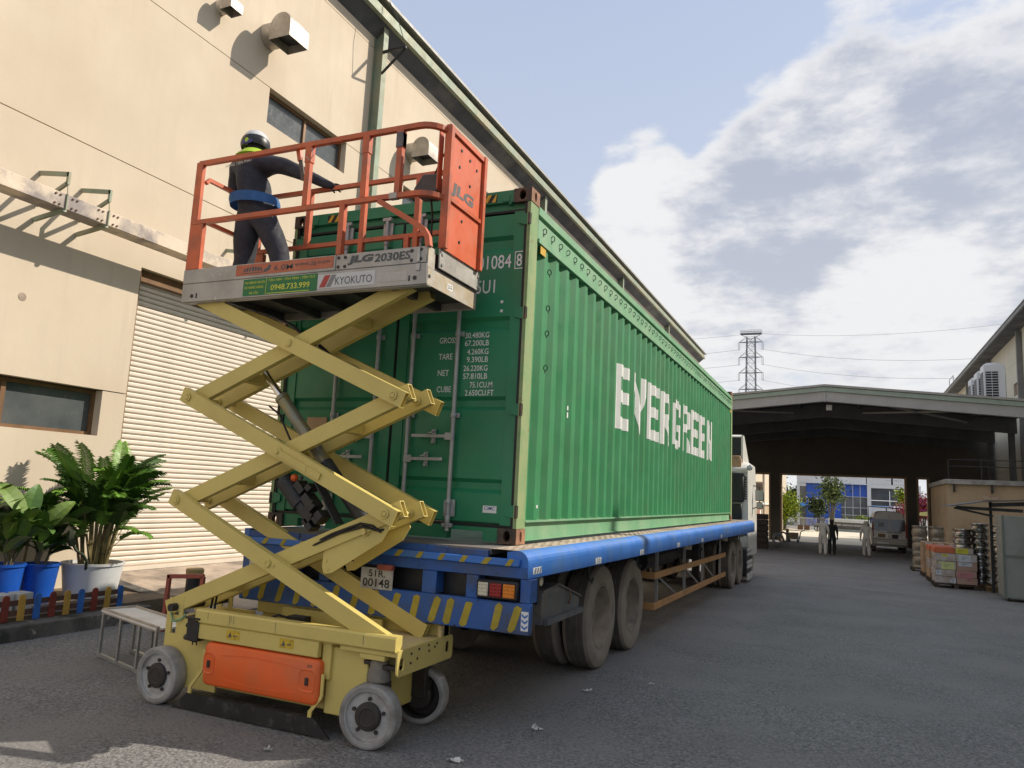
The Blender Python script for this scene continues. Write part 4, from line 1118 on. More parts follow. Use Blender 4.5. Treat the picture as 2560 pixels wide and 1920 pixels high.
# wheels
def lwheel(c, ax, flip, nm='wheel'):
    R_, w_ = .208, .115
    ax = Vector(ax).normalized(); c = Vector(c)
    def at(t): return c + ax * t
    t_ = MB().lathe([(.165, .0), (.188, .003), (.203, -.004), (R_, -.016), (R_, -w_ + .016), (.203, -w_ + .004), (.188, -w_ - .003), (.165, -w_)], c, ax, 48).build(nm, m_wheel, lift, ang=30)
    if not flip:
        MB().lathe([(.166, -.001), (.160, -.003), (.155, -.022), (.145, -.028), (.07, -.026), (0, -.026)], c, ax, 40).build('disc', m_disc, t_, ang=25)
        h = MB().lathe([(.092, -.026), (.092, -.010), (.084, -.001), (.055, .003), (.05, .0), (0, .001)], c, ax, 28)
        h.build('hub_cap', m_hub, t_, ang=25)
        u = ax.cross(Vector((0, 0, 1))).normalized(); nb = MB()
        for i in range(5):
            a = 2 * PI * i / 5 + .35
            p = c + u * (.112 * math.cos(a)) + Vector((0, 0, .112 * math.sin(a)))
            nb.cyl(p - ax * .026, p - ax * .012, .0135, 6)
        nb.build('wheel_bolt', m_hub, t_)
    else:
        MB().lathe([(.166, -w_ + .002), (.155, -w_ + .02), (.15, -.03), (0, -.028)], c, ax, 40).build('disc', m_hub, t_, ang=25)
        h = MB().lathe([(.10, -.03), (.10, -w_ - .005), (.085, -w_ - .02), (0, -w_ - .02)], c, ax, 28)
        b_ = c - ax * (w_ + .002)
        h.box(b_.x - .085, b_.x + .085, b_.y - .012, b_.y + .05, b_.z - .02, b_.z + .115)
        h.build('drive_motor', m_hub, t_, ang=25)
    return t_
st8 = math.radians(9)
lwheel((-.585, -.988, .208), (math.sin(st8), -math.cos(st8), 0), False)
lwheel((-2.510, -.992, .208), (0, -1, 0), False)
lwheel((-.600, -.222, .208), (-math.sin(st8), math.cos(st8), 0), True)
lwheel((-2.510, -.228, .208), (0, 1, 0), True)
for y, s_ in ((-.875, 1), (-.345, -1)):
    kp = MB().lathe([(.045, .562), (.062, .545), (.068, .50), (.082, .455), (.080, .42), (.05, .408), (0, .405)], (-.585, y, 0), (0, 0, 1), 24)
    kp.build('king_pin', mat('dusty_grey_cast', (.19, .175, .15), .8, .1, .2, 9, dirt=(.32, .27, .2), dscale=6), lift)
    fk = MB().box(-.66, -.51, y - .03, y + .05, .20, .42).bar((-.69, y - .03, .535), (-.62, y - .03, .535), .03, .03).bar((-.54, y - .03, .52), (-.43, y - .0, .515), .05, .028)
    fk.build('steering_knuckle', m_hub, lift, bevel=.006)
MB().cyl((-.45, -.88, .50), (-.45, -.34, .50), .02, 10).build('tie_rod', m_hub, lift)
MB().cyl((-2.51, -.90, .208), (-2.51, -.32, .208), .03, 10).build('rear_axle', m_hub, lift)
# front deck, end plate with two grab slots
fd = MB().box(-.95, -.405, -.895, -.25, .628, .642).box(-.435, -.405, -.36, -.245, .6422, .725)
fd.build('front_deck', m_lyd, lift, smooth=False)
ep = MB()
o_ = rrect(-.975, -.205, .478, .648, .035); 
for xs_ in (0,):
    hl = [rrect(-.945, -.885, .515, .595, .022), rrect(-.315, -.255, .530, .610, .022)]
    bm = bmesh.new()
    def loop(p, x): return [bm.verts.new((x, a, c)) for a, c in p]
    ls = []
    for x in (-.400, -.388):
        oo = loop(o_, x); hh = [loop(q, x) for q in hl]
        ed = []
        for l_ in [oo] + hh:
            for i in range(len(l_)): ed.append(bm.edges.new((l_[i], l_[(i + 1) % len(l_)])))
        bmesh.ops.triangle_fill(bm, edges=ed, use_beauty=True)
        ls.append([oo] + hh)
    for la, lb in zip(ls[0], ls[1]):
        for i in range(len(la)): bm.faces.new((la[i], la[(i + 1) % len(la)], lb[(i + 1) % len(la)], lb[i]))
    bm.verts.index_update()
    ep.add([v.co for v in bm.verts], [[v.index for v in f.verts] for f in bm.faces]); bm.free()
epo = ep.build('end_plate', m_ly, lift, smooth=False)
q = MB()
for y, z in ((-.80, .605), (-.805, .545), (-.72, .56), (-.70, .62), (-.56, .585), (-.57, .625), (-.48, .60), (-.45, .64 - .02)): q.cyl((-.388, y, z), (-.3835, y, z), .009, 8)
q.build('plate_bolt', m_hub, epo)
MB().box(-1.62, -1.46, -.62, -.52, .642, .70).build('junction_box', m_black, lift, bevel=.005)
MB().tube([(-1.60, -.6, .68), (-1.68, -.64, .70), (-1.78, -.68, .66), (-1.86, -.70, .645)], .01, 6).build('cable', m_hose, lift)
box('inner_channel', m_ly, lift, -1.85, -.9, -.40, -.375, .625, .72)
# scissor arms
ZJ = [.708, 1.532, 2.357, 3.182]; XLj, XRj = -2.545, -.588
TW, TH = .056, .118
O1, I1, I2, O2 = -.912, -.845, -.575, -.405
def arm(y, pa, pb, e0=.075, e1=.085, nm='scissor_arm'):
    a = Vector((pa[0], y, pa[1])); b_ = Vector((pb[0], y, pb[1])); d = (b_ - a).normalized()
    return MB().hollow(a - d * e0, b_ + d * e1, TW, TH, .006).build(nm, m_ly, lift, smooth=False)
for k_ in range(3):
    for y in (O1, O2):
        A = arm(y, (XLj, ZJ[k_ + 1]), (XRj, ZJ[k_]), e0=.075 if k_ < 2 else .02)
        if y == O1 and k_ == 1:
            d = Vector((XRj - XLj, 0, ZJ[1] - ZJ[2])).normalized(); c_ = Vector(((XLj + XRj) / 2, y - .036, (ZJ[1] + ZJ[2]) / 2 - .012))
            q = MB().bar(c_, c_ + d * .44, .014, .05); q.cyl(c_ + Vector((0, -.02, 0)), c_ + Vector((0, .01, 0)), .014, 10)
            q.bar(c_ + d * .30 + Vector((0, -.008, .02)), c_ + d * .30 + Vector((0, -.008, -.02)), .006, .01, (1, 0, 0))
            q.build('safety_prop', m_ly, A)
    for y in (I1, I2): arm(y, (XLj, ZJ[k_]), (XRj, ZJ[k_ + 1]), e0=.06, e1=.10 if k_ < 2 else .04)
pn = MB()
for k_ in (1, 2):
    for x in (XLj, XRj):
        pn = MB()
        pn.cyl((x, O1 - .043, ZJ[k_]), (x, O2 + .035, ZJ[k_]), .017, 14).lathe([(.034, 0), (.034, .006), (.022, .008)], (x, O1 - .034, ZJ[k_]), (0, -1, 0), 16).lathe([(.030, 0), (.030, .02), (.018, .02), (.018, 0)], (x, I2 - .03, ZJ[k_]), (0, -1, 0), 16)
        pn.build('joint_pin', m_ly, lift)
for k_ in range(3):
    x, z = (XLj + XRj) / 2, (ZJ[k_] + ZJ[k_ + 1]) / 2
    pn = MB().cyl((x, O1 - .040, z), (x, O2 + .035, z), .018, 14).lathe([(.030, 0), (.030, .007), (.02, .009)], (x, O1 - .03, z), (0, -1, 0), 16)
    if k_ == 0: pn.lathe([(.026, 0), (.026, .014), (.017, .014), (.017, 0)], (x, O1 - .03, z), (0, -1, 0), 16).cyl((x + .05, O1 - .036, z - .012), (x + .05, O1 - .02, z - .012), .012, 10)
    pn.build('center_pin', m_ly, lift)
# cross tubes between the inner arms
for k_ in range(3):
    for t_ in (.22, .74):
        x = XLj + (XRj - XLj) * t_; z = ZJ[k_] + (ZJ[k_ + 1] - ZJ[k_]) * t_
        box('cross_tube', m_ly, lift, x - .045, x + .045, I1 + .03, I2 - .03, z - .04, z + .04)
# gusset plates and lift cylinders
for y in (I1 - .005, I2 + .005):
    gp = MB().prism([(-1.14, 1.30), (-.63, 1.508), (-.60, 1.43), (-.66, 1.33), (-1.06, 1.085), (-1.125, 1.075), (-1.145, 1.12)], 'xz', y - .006, y + .006)
    gp.build('gusset_plate', m_ly, lift, smooth=False)
pn = MB().cyl((-.79, I1 - .05, 1.395), (-.79, I2 + .05, 1.395), .022, 14).lathe([(.034, 0), (.034, .012), (.024, .012), (.024, 0)], (-.79, I1 - .012, 1.395), (0, -1, 0), 16)
for x, z in ((-1.10, 1.11), (-1.115, 1.17)): pn.cyl((x, I1 - .016, z), (x, I1, z), .012, 10)
pn.build('gusset_pin', m_ly, lift)
PA, PB = Vector((-1.985, -.70, 2.585)), Vector((-.86, -.70, 1.40))
dd = (PB - PA)
MB().cyl(PA, PA + dd * .30, .028, 16).build('cylinder_rod', m_chrome, lift)
MB().cyl(PA + dd * .18, PA + dd * .62, .050, 20).cyl(PA + dd * .17, PA + dd * .19, .056, 20).build('lift_cylinder', mat('cylinder_tube', (.20, .20, .17), .35, .4, .2, 6, dirt=(.30, .25, .09), dscale=4, dthr=.55), lift)
MB().cyl(PA + dd * .60, PB, .055, 18).build('lift_cylinder', m_dark, lift)
mt_ = MB()
q0 = Vector((-1.60, -.79, 1.72)); qd = Vector((.72, 0, -.70)).normalized()
mt_.cyl(q0, q0 + qd * .24, .072, 20).cyl(q0 - qd * .02, q0, .062, 20).cyl(q0 + qd * .24, q0 + qd * .30, .058, 16)
mt_.build('pump_motor', m_dark, lift, ang=30)
pk = MB()
up_ = Vector((.70, 0, .72)).normalized()
for t_, u_, s_, h_ in ((.16, .10, .10, .06), (.30, .09, .14, .07), (.36, .02, .12, .08), (.44, .08, .07, .09), (.22, .16, .05, .05), (.42, -.02, .10, .05)):
    c_ = q0 + qd * t_ + up_ * u_ + Vector((0, -.02, 0)); pk.bar(c_ - qd * s_ / 2, c_ + qd * s_ / 2, .11, h_, up_)
for t_, u_ in ((.13, .17), (.33, .13), (.40, .06)): pk.cyl(q0 + qd * t_ + up_ * u_ + Vector((0, -.07, 0)), q0 + qd * t_ + up_ * u_ + Vector((0, -.09, 0)), .016, 8)
pk.build('valve_manifold', m_black, lift, bevel=.004)
MB().bar(q0 + qd * .16 + up_ * .23, q0 + qd * .58 + up_ * .16, .10, .012, up_).build('motor_bracket', m_dark, lift)
MB().ball(tuple(q0 + qd * .05 + up_ * .09 + Vector((0, -.02, 0))), .03, 8, 6).build('terminal_cap', m_lo, lift)
hs = MB()
hs.tube([(-2.22, -.80, .66), (-2.2, -.80, .80), (-2.10, -.80, .92), (-1.85, -.80, 1.0), (-1.65, -.80, 1.10), (-1.45, -.80, 1.17), (-1.2, -.86, 1.30), (-1.05, -.885, 1.365), (-.82, -.885, 1.45), (-.72, -.885, 1.44), (-.66, -.86, 1.40)], .010, 6)
hs.tube([(-2.2, -.78, .66), (-2.18, -.78, .82), (-1.9, -.78, .97), (-1.5, -.78, 1.15), (-1.2, -.875, 1.28), (-1.0, -.88, 1.37), (-.80, -.88, 1.43), (-.68, -.87, 1.41), (-.64, -.85, 1.42)], .009, 6)
hs.tube([(-1.45, -.72, 2.79), (-1.30, -.72, 2.68), (-1.1, -.72, 2.61), (-.9, -.72, 2.5), (-.72, -.72, 2.38)], .016, 6)
hs.tube([(-2.1, -.7, 3.10), (-1.95, -.7, 3.05), (-1.75, -.7, 2.97), (-1.6, -.7, 2.86), (-1.5, -.7, 2.80)], .014, 6)
hs.tube([(-1.95, -.66, 2.32), (-1.85, -.64, 2.25), (-1.72, -.64, 2.05), (-1.6, -.64, 1.95)], .008, 6)
hs.build('hose', m_hose, lift)
MB().tube([(-.86, -.84, 1.33), (-.90, -.84, 1.28), (-.895, -.84, 1.18)], .009, 6).build('strap_end', m_hose, lift)
# platform
PZ0, PZ1, PZM = 3.137, 3.412, 3.293
dk = MB().box(-2.60, -.36, -.985, -.235, 3.20, 3.235)
for x in (-2.3, -1.9, -1.5, -1.1, -.7): dk.box(x, x + .05, -.98, -.24, 3.14, 3.198)
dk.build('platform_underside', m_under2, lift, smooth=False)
box('platform_floor', m_alu, lift, -2.66, -.36, -.985, -.235, 3.24, 3.29)
for y0, y1, s_ in ((-1.002, -.988, -1), (-.232, -.218, 1)):
    sb_ = MB().box(-2.675, -.346, y0, y1, PZ0, PZM - .003).box(-2.675, -1.137, y0 - .002, y1 + .002, PZM, PZ1).box(-1.133, -.352, y0 - .002, y1 + .002, PZM, PZ1)
    sb_ = sb_.build('side_board', m_alu, lift, bevel=.003)
    if s_ < 0: nearboard = sb_
box('bottom_flange', m_alu, lift, -2.675, -.346, -.987, -.93, PZ0 - .006, PZ0 + .004)
box('end_board', m_alu, lift, -2.675, -2.66, -.98, -.24, PZ0, PZ1)
eb = MB().box(-.352, -.344, -.986, -.234, PZ0, 3.262).box(-.352, -.344, -.995, -.90, 3.264, PZ1)
eb.build('end_board', mat('stained_alloy', (.50, .46, .40), .5, .2, .15, 4, dirt=(.47, .36, .20), dscale=5, dthr=.55), lift)
box('gap_shade', m_black, lift, -.42, -.40, -.98, -.24, 3.20, 3.42)  # black sheet behind the open gap, paints its shade
tb_ = MB().box(-.338, -.326, -.868, -.215, 3.288, 3.435)
tb_ = tb_.build('toe_board', m_alu, lift, bevel=.003)
rv = MB()
for y in (-.83, -.245):
    for z in (3.32, 3.40): rv.cyl((-.326, y, z), (-.319, y, z), .014, 8)
rv.build('rivet', m_steel, tb_)
q = MB()
for x, z in ((-.475, 3.385), (-.475, 3.315), (-.40, 3.32), (-.40, 3.39), (-1.16 + .05, 3.385), (-1.05, 3.385), (-1.11, 3.315), (-1.05, 3.315)): q.cyl((x, -1.004, z), (x, -1.008, z), .013, 10)
for x in (-.44, -2.56): q.cyl((x, -1.002, 3.185), (x, -1.006, 3.185), .016, 10)
for x in (-.485, -2.51): q.box(x - .006, x + .006, -1.005, -1.002, 3.165, 3.205)
q.cyl((-.344, -.965, 3.2), (-.340, -.965, 3.2), .014, 10)
q.build('bolt_hole', m_dark, nearboard)
cl = MB().box(-.425, -.405, -1.012, -1.003, 3.30, 3.40).box(-.43, -.40, -1.012, -1.003, 3.235, 3.285); cl.build('latch_clip', m_steel, nearboard)
# decals and lettering on the near board
Yb = -1.006
def ltext(s_, m_, x0, x1, z0, z1, y=None, bold=.004, shear=0.0): text(s_, m_, nearboard, 'lettering', (x0, y if y else Yb - .0015, z0), RX, UZ, x1 - x0, z1 - z0, bold, shear)
box('red_banner', mat('red_banner', (.50, .14, .07), .6, 0, .12, 9, dirt=(.50, .36, .29), dscale=14, dthr=.72), nearboard, -2.105, -1.155, Yb, Yb + .0015, 3.316, 3.405)
ltext('www.jlg.com', m_txtg, -1.52, -1.19, 3.345, 3.385, bold=.008); ltext('6.0M', m_txtg, -1.72, -1.535, 3.335, 3.378)
q = MB()
for i in range(7): q.add([(-2.03 + i * .03, Yb - .001, 3.345), (-2.01 + i * .03, Yb - .001, 3.345), (-2.0 + i * .026, Yb - .001, 3.372 + .014 * (1 - abs(i - 3) / 3)), (-2.02 + i * .026, Yb - .001, 3.372 + .01 * (1 - abs(i - 3) / 3))], [(0, 1, 2, 3)])
q.box(-2.05, -1.80, Yb - .001, Yb - .0005, 3.330, 3.336)
for x, z in ((-1.80, 3.345), (-1.775, 3.355), (-1.765, 3.372)): q.ball((x, Yb, z), .018, 8, 5, sc=(1, .05, .9))
q.build('banner_mark', m_txtg, nearboard, smooth=False)
ltext('JLG', m_txtg, -1.03, -.815, 3.322, 3.392, bold=.05, shear=.28); ltext('2030ES', m_txtg, -.790, -.488, 3.327, 3.388, bold=.02, shear=.12)
box('green_banner', mat('green_banner', (.012, .16, .05), .5, 0, .08, 9), nearboard, -2.015, -1.292, Yb + .002, Yb + .0035, 3.147, 3.282)
m_lemon = mat('lemon_print', (.58, .60, .06), .5)
Yg = Yb + .0008
for s_, x0, x1, z0, h_ in (('XE NÂNG NGƯỜI', -2.0, -1.80, 3.243, .026), ('XE NÂNG HÀNG', -2.0, -1.81, 3.203, .026), ('XE CẨU', -1.95, -1.855, 3.160, .028), ('TẬN TÂM - TẬN TÌNH - TẬN TỤY', -1.765, -1.31, 3.246, .028), ('0948.733.999', -1.735, -1.36, 3.178, .045)):
    ltext(s_, m_lemon, x0, x1, z0, z0 + h_, Yg, .012)
q = MB().box(-1.786, -1.782, Yg, Yg + .0006, 3.15, 3.28).box(-1.77, -1.36, Yg, Yg + .0006, 3.153, 3.158); q.build('banner_line', m_lemon, nearboard, smooth=False)
box('white_sticker', mat('sticker_white', (.58, .58, .56), .5, 0, .05, 9), nearboard, -1.286, -.775, Yb + .002, Yb + .0035, 3.160, 3.268)
q = MB().add([(-1.27, Yg, 3.168), (-1.215, Yg, 3.168), (-1.17, Yg, 3.26), (-1.225, Yg, 3.26)], [(0, 1, 2, 3)]); q.build('red_stripe', mat('sticker_red', (.42, .05, .04), .5), nearboard, smooth=False, fix=False)
q = MB().add([(-1.205, Yg, 3.168), (-1.165, Yg, 3.168), (-1.12, Yg, 3.26), (-1.16, Yg, 3.26)], [(0, 1, 2, 3)]); q.build('grey_stripe', mat('sticker_grey', (.22, .22, .22), .5), nearboard, smooth=False, fix=False)
ltext('KYOKUTO', m_txtg, -1.125, -.80, 3.180, 3.238, Yg, .0)
box('faded_label', mat('faded_label', (.50, .46, .42), .7, 0, .1, 30), nearboard, -.755, -.505, Yb + .002, Yb + .0035, 3.172, 3.24)
q = box('small_label', m_whitetxt, lift, -.344, -.3425, -.70, -.62, 3.175, 3.225)
text('JLG', m_txtg, q, 'lettering', (-.342, -.69, 3.18), (0, 1, 0), UZ, .06, .038, .02)
# guard rails
def rail(name, pts, r=.017, m_=None): return MB().tube(pts, r, 4, sq=True).build(name, m_ or m_rail, lift, smooth=False)
def arc_pts(z, y0, x1):
    return [(x1 - .22, y0, z)] + [(x1 - .16 + .16 * math.sin(a), y0 + .16 - .16 * math.cos(a), z) for a in [PI / 2 * i / 6 for i in range(7)]]
for z in (4.345, 3.822): rail('guard_rail', [(-2.64, -.985, z)] + arc_pts(z, -.985, -.335) + [(-.335, -.78, z)], .019)
for z in (4.315, 3.795): rail('guard_rail', [(-2.64, -.265, z), (-.90, -.265, z), (-.335, -.265, z)], .018)
for z in (4.235, 3.865): rail('end_rail', [(-2.62, -.93, z - .04), (-2.62, -.90, z), (-2.62, -.30, z)], .016)
for y, z0, z1 in ((-.985, PZ1, 3.83), (-.265, PZ1, 3.80)):
    box('corner_post', m_rail, lift, -2.665, -2.52, y - .022, y + .022, z0, z1 - .03, bevel=.004)
    box('corner_post', m_rail, lift, -2.668, -2.595, y - .02, y + .02, z1 - .03, z1 + .525, bevel=.004)
for x, y, z0, z1 in ((-1.485, -.985, 3.84, 4.33), (-1.12, -.985, 3.41, 3.81), (-.945, -.985, 3.84, 4.33), (-.645, -.985, 3.84, 4.33), (-1.46, -.265, 3.41, 4.30), (-.915, -.265, 3.41, 4.30), (-2.05, -.265, 3.81, 4.30), (-1.0, -.265, 3.41, 3.80)):
    b = MB().box(x - .024, x + .024, y - .022, y + .022, z0, z1)
    if z1 > 4.2 and y < -.9: b.box(x - .030, x + .030, y - .026, y + .026, z1 - .14, z1 - .005)
    b.build('rail_post', m_rail, lift, bevel=.003)
MB().box(-.675, -.615, -1.013, -.957, 4.19, 4.31).build('hinge_sleeve', mat('worn_grey', (.13, .12, .12), .5, .3, .2, 9), lift, bevel=.004)
MB().box(-.705, -.64, -1.006, -.964, 3.80, 3.845).build('rail_joint', m_alu, lift)
rail('diagonal_rail', [(-.80, -.985, 3.80), (-.46, -.985, 3.585), (-.40, -.985, 3.54), (-.362, -.985, 3.48), (-.35, -.985, 3.41)], .020)
rail('diagonal_rail', [(-.72, -.265, 3.41), (-.35, -.29, 3.60)], .016)
for z in (3.575,): rail('guard_rail', [(-2.55, -.265, z), (-.40, -.265, z)], .016)
# end gate panel with its lettering
for y in (-.848, -.285):
    box('gate_post', m_rail, lift, -.345, -.285, y - .022, y + .022, 3.436, 4.38, bevel=.003)
pn = MB().box(-.322, -.312, -.826, -.307, 3.436, 4.33).build('gate_panel', mat('gate_orange', (.66, .125, .045), .45, 0, .06, 3, dirt=(.56, .15, .07), dscale=5, dthr=.6), lift, smooth=False)
box('gate_panel_rib', m_rail, pn, -.311, -.296, -.826, -.307, 3.815, 3.845)
rail('gate_top', [(-.315, -.87, 4.365), (-.315, -.265, 4.352)], .020)
text('JLG', m_txtg, pn, 'lettering', (-.3105, -.80, 3.868), (0, 1, 0), UZ, .36, .115, .045, .2)
q = MB()
for y, z in ((-.68, 4.13), (-.50, 4.05), (-.66, 4.27), (-.52, 4.25), (-.40, 4.22), (-.60, 3.73), (-.62, 3.56)): q.cyl((-.312, y, z), (-.306, y, z), .012, 7)
q.build('bolt', m_dark, pn)
box('box_guard', m_rail, lift, -.40, -.39, -.86, -.80, 3.9, 4.36)
cbx = MB().prism([(-.70, 4.00), (-.62, 4.11), (-.50, 4.10), (-.46, 3.98), (-.52, 3.92), (-.66, 3.93)], 'xz', -.70, -.58)
cbx.build('control_box', mat('grey_control', (.08, .072, .068), .6, 0, .2, 9), lift, bevel=.01)
MB().tube([(-.55, -.64, 4.12), (-.50, -.66, 4.2), (-.43, -.68, 4.30), (-.40, -.7, 4.37)], .007, 6).build('control_cable', m_hose, lift)
MB().tube([(-.58, -.62, 3.94), (-.57, -.6, 3.8), (-.60, -.55, 3.6), (-.62, -.5, 3.42)], .009, 6).build('control_cable', m_hose, lift)
MB().tube([(-1.50, -1.01, 4.24), (-1.46, -1.012, 4.20), (-1.43, -1.012, 4.24), (-1.45, -1.012, 4.30)], .003, 5).build('pin_wire', m_steel, lift)
gl = MB().bar((-1.625, -.955, 4.335), (-1.60, -.955, 4.24), .03, .035, (1, 0, 0)); gl.build('gate_latch', m_rail, lift)
gl = MB().bar((-1.605, -.955, 4.27), (-1.557, -.955, 4.075), .016, .036, (1, 0, 0)); gl.build('gate_handle', mat('bare_brown_bar', (.10, .075, .065), .6, .2, .2, 9), lift, bevel=.004)

# ================================================================== people
m_skin = mat('skin', (.36, .20, .13), .55, 0, .08, 20)
def person(label, mats, J, head_r=.100, loc=None, thin=1.0, group=None, fing=True):
    """mats: torso, arms, legs, shoes, hands, head ; J: joint positions (world)"""
    root = thing('person', label, 'person', loc, group)
    V, E, RR, REG = [], [], [], []
    def v(p, r): V.append(Vector(p)); RR.append(r if isinstance(r, tuple) else (r, r)); return len(V) - 1
    def e(a, b, reg): E.append((a, b)); REG.append(reg)
    P = lambda k_: Vector(J[k_])
    t = thin
    pel = v(P('pelvis'), (.155 * t, .115 * t)); bel = v(P('pelvis').lerp(P('chest'), .45), (.160 * t, .115 * t)); chs = v(P('chest'), (.170 * t, .120 * t))
    uch = v(P('chest').lerp(P('neck'), .62), (.125 * t, .09 * t)); nk = v(P('neck'), .058); hb = v(P('neck').lerp(P('head'), .55), (.078, .085)); hd = v(P('head'), (head_r * .84, head_r)); ht = v(Vector(P('head')) + (P('head') - P('neck')).normalized() * head_r * .55, head_r * .62)
    e(pel, bel, 0); e(bel, chs, 0); e(chs, uch, 0); e(uch, nk, 0); e(nk, hb, 5); e(hb, hd, 5); e(hd, ht, 5)
    for s_ in 'LR':
        sh_ = v(P('sh' + s_), .078 * t); ua = v(P('sh' + s_).lerp(P('el' + s_), .5), .062 * t); el = v(P('el' + s_), .052 * t); wr = v(P('wr' + s_), .036 * t)
        dv = (P('hd' + s_) - P('wr' + s_)).normalized()
        pm = v(P('wr' + s_) + dv * .06, (.034, .018))
        e(uch, sh_, 0); e(sh_, ua, 1); e(ua, el, 1); e(el, wr, 1); e(wr, pm, 4)
        if fing:
            sd = dv.cross(Vector((0, 1, 0)) if abs(dv.y) < .8 else Vector((1, 0, 0))).normalized(); dn = Vector((0, 0, -1))
            cur = Vector(J.get('curl', (0, 0, -1)))
            for i, (off, ln) in enumerate(((-.026, .058), (-.009, .068), (.008, .064), (.024, .05))):
                b0 = v(V[pm] + sd * off + dv * .032, .0088); b1 = v(V[pm] + sd * off * 1.1 + dv * (.032 + ln * .55) + cur * .006, .0082); b2 = v(V[pm] + sd * off * 1.1 + dv * (.032 + ln * .9) + cur * .026, .0072)
                e(pm, b0, 4); e(b0, b1, 4); e(b1, b2, 4)
            th0 = v(V[pm] - sd * .036 + dv * .0, .0095); th1 = v(V[pm] - sd * .052 + dv * .032 + cur * .01, .0085)
            e(pm, th0, 4); e(th0, th1, 4)
        hp = v(P('hip' + s_), .105 * t); th = v(P('hip' + s_).lerp(P('kn' + s_), .45), .095 * t); kn = v(P('kn' + s_), .072 * t); cf = v(P('kn' + s_).lerp(P('an' + s_), .4), .072 * t); an = v(P('an' + s_) + Vector((0, 0, .06)), .062 * t)
        hl = v(P('an' + s_) + Vector((0, 0, .012)), (.042, .046)); to = v(P('to' + s_), (.042, .030))
        e(pel, hp, 2); e(hp, th, 2); e(th, kn, 2); e(kn, cf, 2); e(cf, an, 2); e(an, hl, 3); e(hl, to, 3)
    me = bpy.data.meshes.new('body'); me.from_pydata([tuple(p) for p in V], E, [])
    o = bpy.data.objects.new('tmp', me); COL.objects.link(o)
    md = o.modifiers.new('s', 'SKIN'); md.use_smooth_shade = True; md.branch_smoothing = .6
    for i, sv in enumerate(me.skin_vertices[0].data): sv.radius = RR[i]; sv.use_root = (i == pel)
    sd_ = o.modifiers.new('u', 'SUBSURF'); sd_.levels = 2; sd_.render_levels = 2
    dg = bpy.context.evaluated_depsgraph_get()
    bme = bpy.data.meshes.new_from_object(o.evaluated_get(dg)); bme.name = 'body'
    bpy.data.objects.remove(o)
    # ears and nose grow out of the head
    hx = J.get('face', (0, 1, 0)); fx = Vector(hx).normalized(); sx = fx.cross(Vector((0, 0, 1))).normalized()
    q = MB(); H = P('head')
    for s_ in (-1, 1): q.ball(tuple(H + sx * s_ * head_r * .86 + Vector((0, 0, -.012))), .026, 8, 6, sc=(.5, .8, 1.1))
    q.ball(tuple(H + fx * head_r * .98 + Vector((0, 0, -.022))), .018, 8, 6); q.ball(tuple(H + fx * head_r * .90 + Vector((0, 0, -.062))), .02, 8, 6, sc=(1.2, .6, .4))
    for s_ in (-1, 1): q.ball(tuple(H + fx * head_r * .86 + sx * s_ * .033 + Vector((0, 0, .004))), .012, 8, 6)
    bm = bmesh.new(); bm.from_mesh(bme)
    off = len(bm.verts); vs = [bm.verts.new(p) for p in q.v]
    for f in q.f:
        try: bm.faces.new([vs[i] for i in f])
        except ValueError: pass
    bmesh.ops.remove_doubles(bm, verts=bm.verts[off:] if False else vs, dist=1e-5)
    for vv in bm.verts:
        n_ = noise.noise_vector(vv.co * 9) * .010; vv.co += n_ * (0.25 if (vv.co - H).length < .16 else 1.0)
    ro = wloc(root)
    cuff = J.get('cuff', None)
    for f in bm.faces:
        c = f.calc_center_median(); best = (9e9, 0)
        for (a, b), rg in zip(E, REG):
            pa, pb = V[a], V[b]; ab = pb - pa; tt = max(0, min(1, (c - pa).dot(ab) / max(1e-9, ab.length_squared)))
            dd_ = (c - pa - ab * tt).length - (RR[a][0] * (1 - tt) + RR[b][0] * tt) * .6
            if dd_ < best[0]: best = (dd_, rg)
        f.material_index = best[1]; f.smooth = True
    for vv in bm.verts: vv.co -= ro
    bmesh.ops.recalc_face_normals(bm, faces=bm.faces)
    bm.to_mesh(bme); bm.free()
    bme.materials.clear()
    for m_ in mats: bme.materials.append(m_)
    link('body', bme, root)
    return root
m_jkt = mat('navy_jacket', (.030, .031, .040), .85, 0, .2, 8, .25, 30, dirt=(.045, .045, .055), dscale=6)
m_trs = mat('dark_trousers', (.020, .022, .030), .85, 0, .25, 7, .3, 25)
m_shoe = mat('black_shoe', (.012, .012, .012), .6)
m_glove = mat('grey_glove', (.07, .075, .08), .8)
W1 = person('worker in dark jacket and hard hat standing on the lift platform facing the shed', [m_jkt, m_jkt, m_trs, m_shoe, m_glove, m_skin],
            dict(pelvis=(-2.43, -.52, 4.06), chest=(-2.54, -.47, 4.42), neck=(-2.60, -.43, 4.655), head=(-2.635, -.40, 4.775), face=(-.2, 1, -.2),
                 shL=(-2.765, -.46, 4.56), elL=(-2.87, -.36, 4.33), wrL=(-2.78, -.28, 4.34), hdL=(-2.70, -.255, 4.345),
                 shR=(-2.35, -.44, 4.56), elR=(-2.06, -.42, 4.435), wrR=(-1.86, -.31, 4.345), hdR=(-1.77, -.265, 4.335),
                 hipL=(-2.52, -.52, 4.0), knL=(-2.53, -.50, 3.66), anL=(-2.52, -.54, 3.30), toL=(-2.53, -.38, 3.315),
                 hipR=(-2.34, -.52, 4.0), knR=(-2.16, -.47, 3.68), anR=(-2.09, -.50, 3.30), toR=(-2.05, -.35, 3.315)), loc=(-2.4, -.5, 3.29), head_r=.098, thin=1.27)
hm = MB().lathe([(.128, -.012), (.126, .012), (.120, .04), (.108, .075), (.085, .105), (.05, .125), (0, .132)], (-2.638, -.398, 4.79), (-.10, .15, 1), 24)
hm.build('helmet', mat('hard_hat_white', (.62, .62, .62), .35), W1, ang=60)
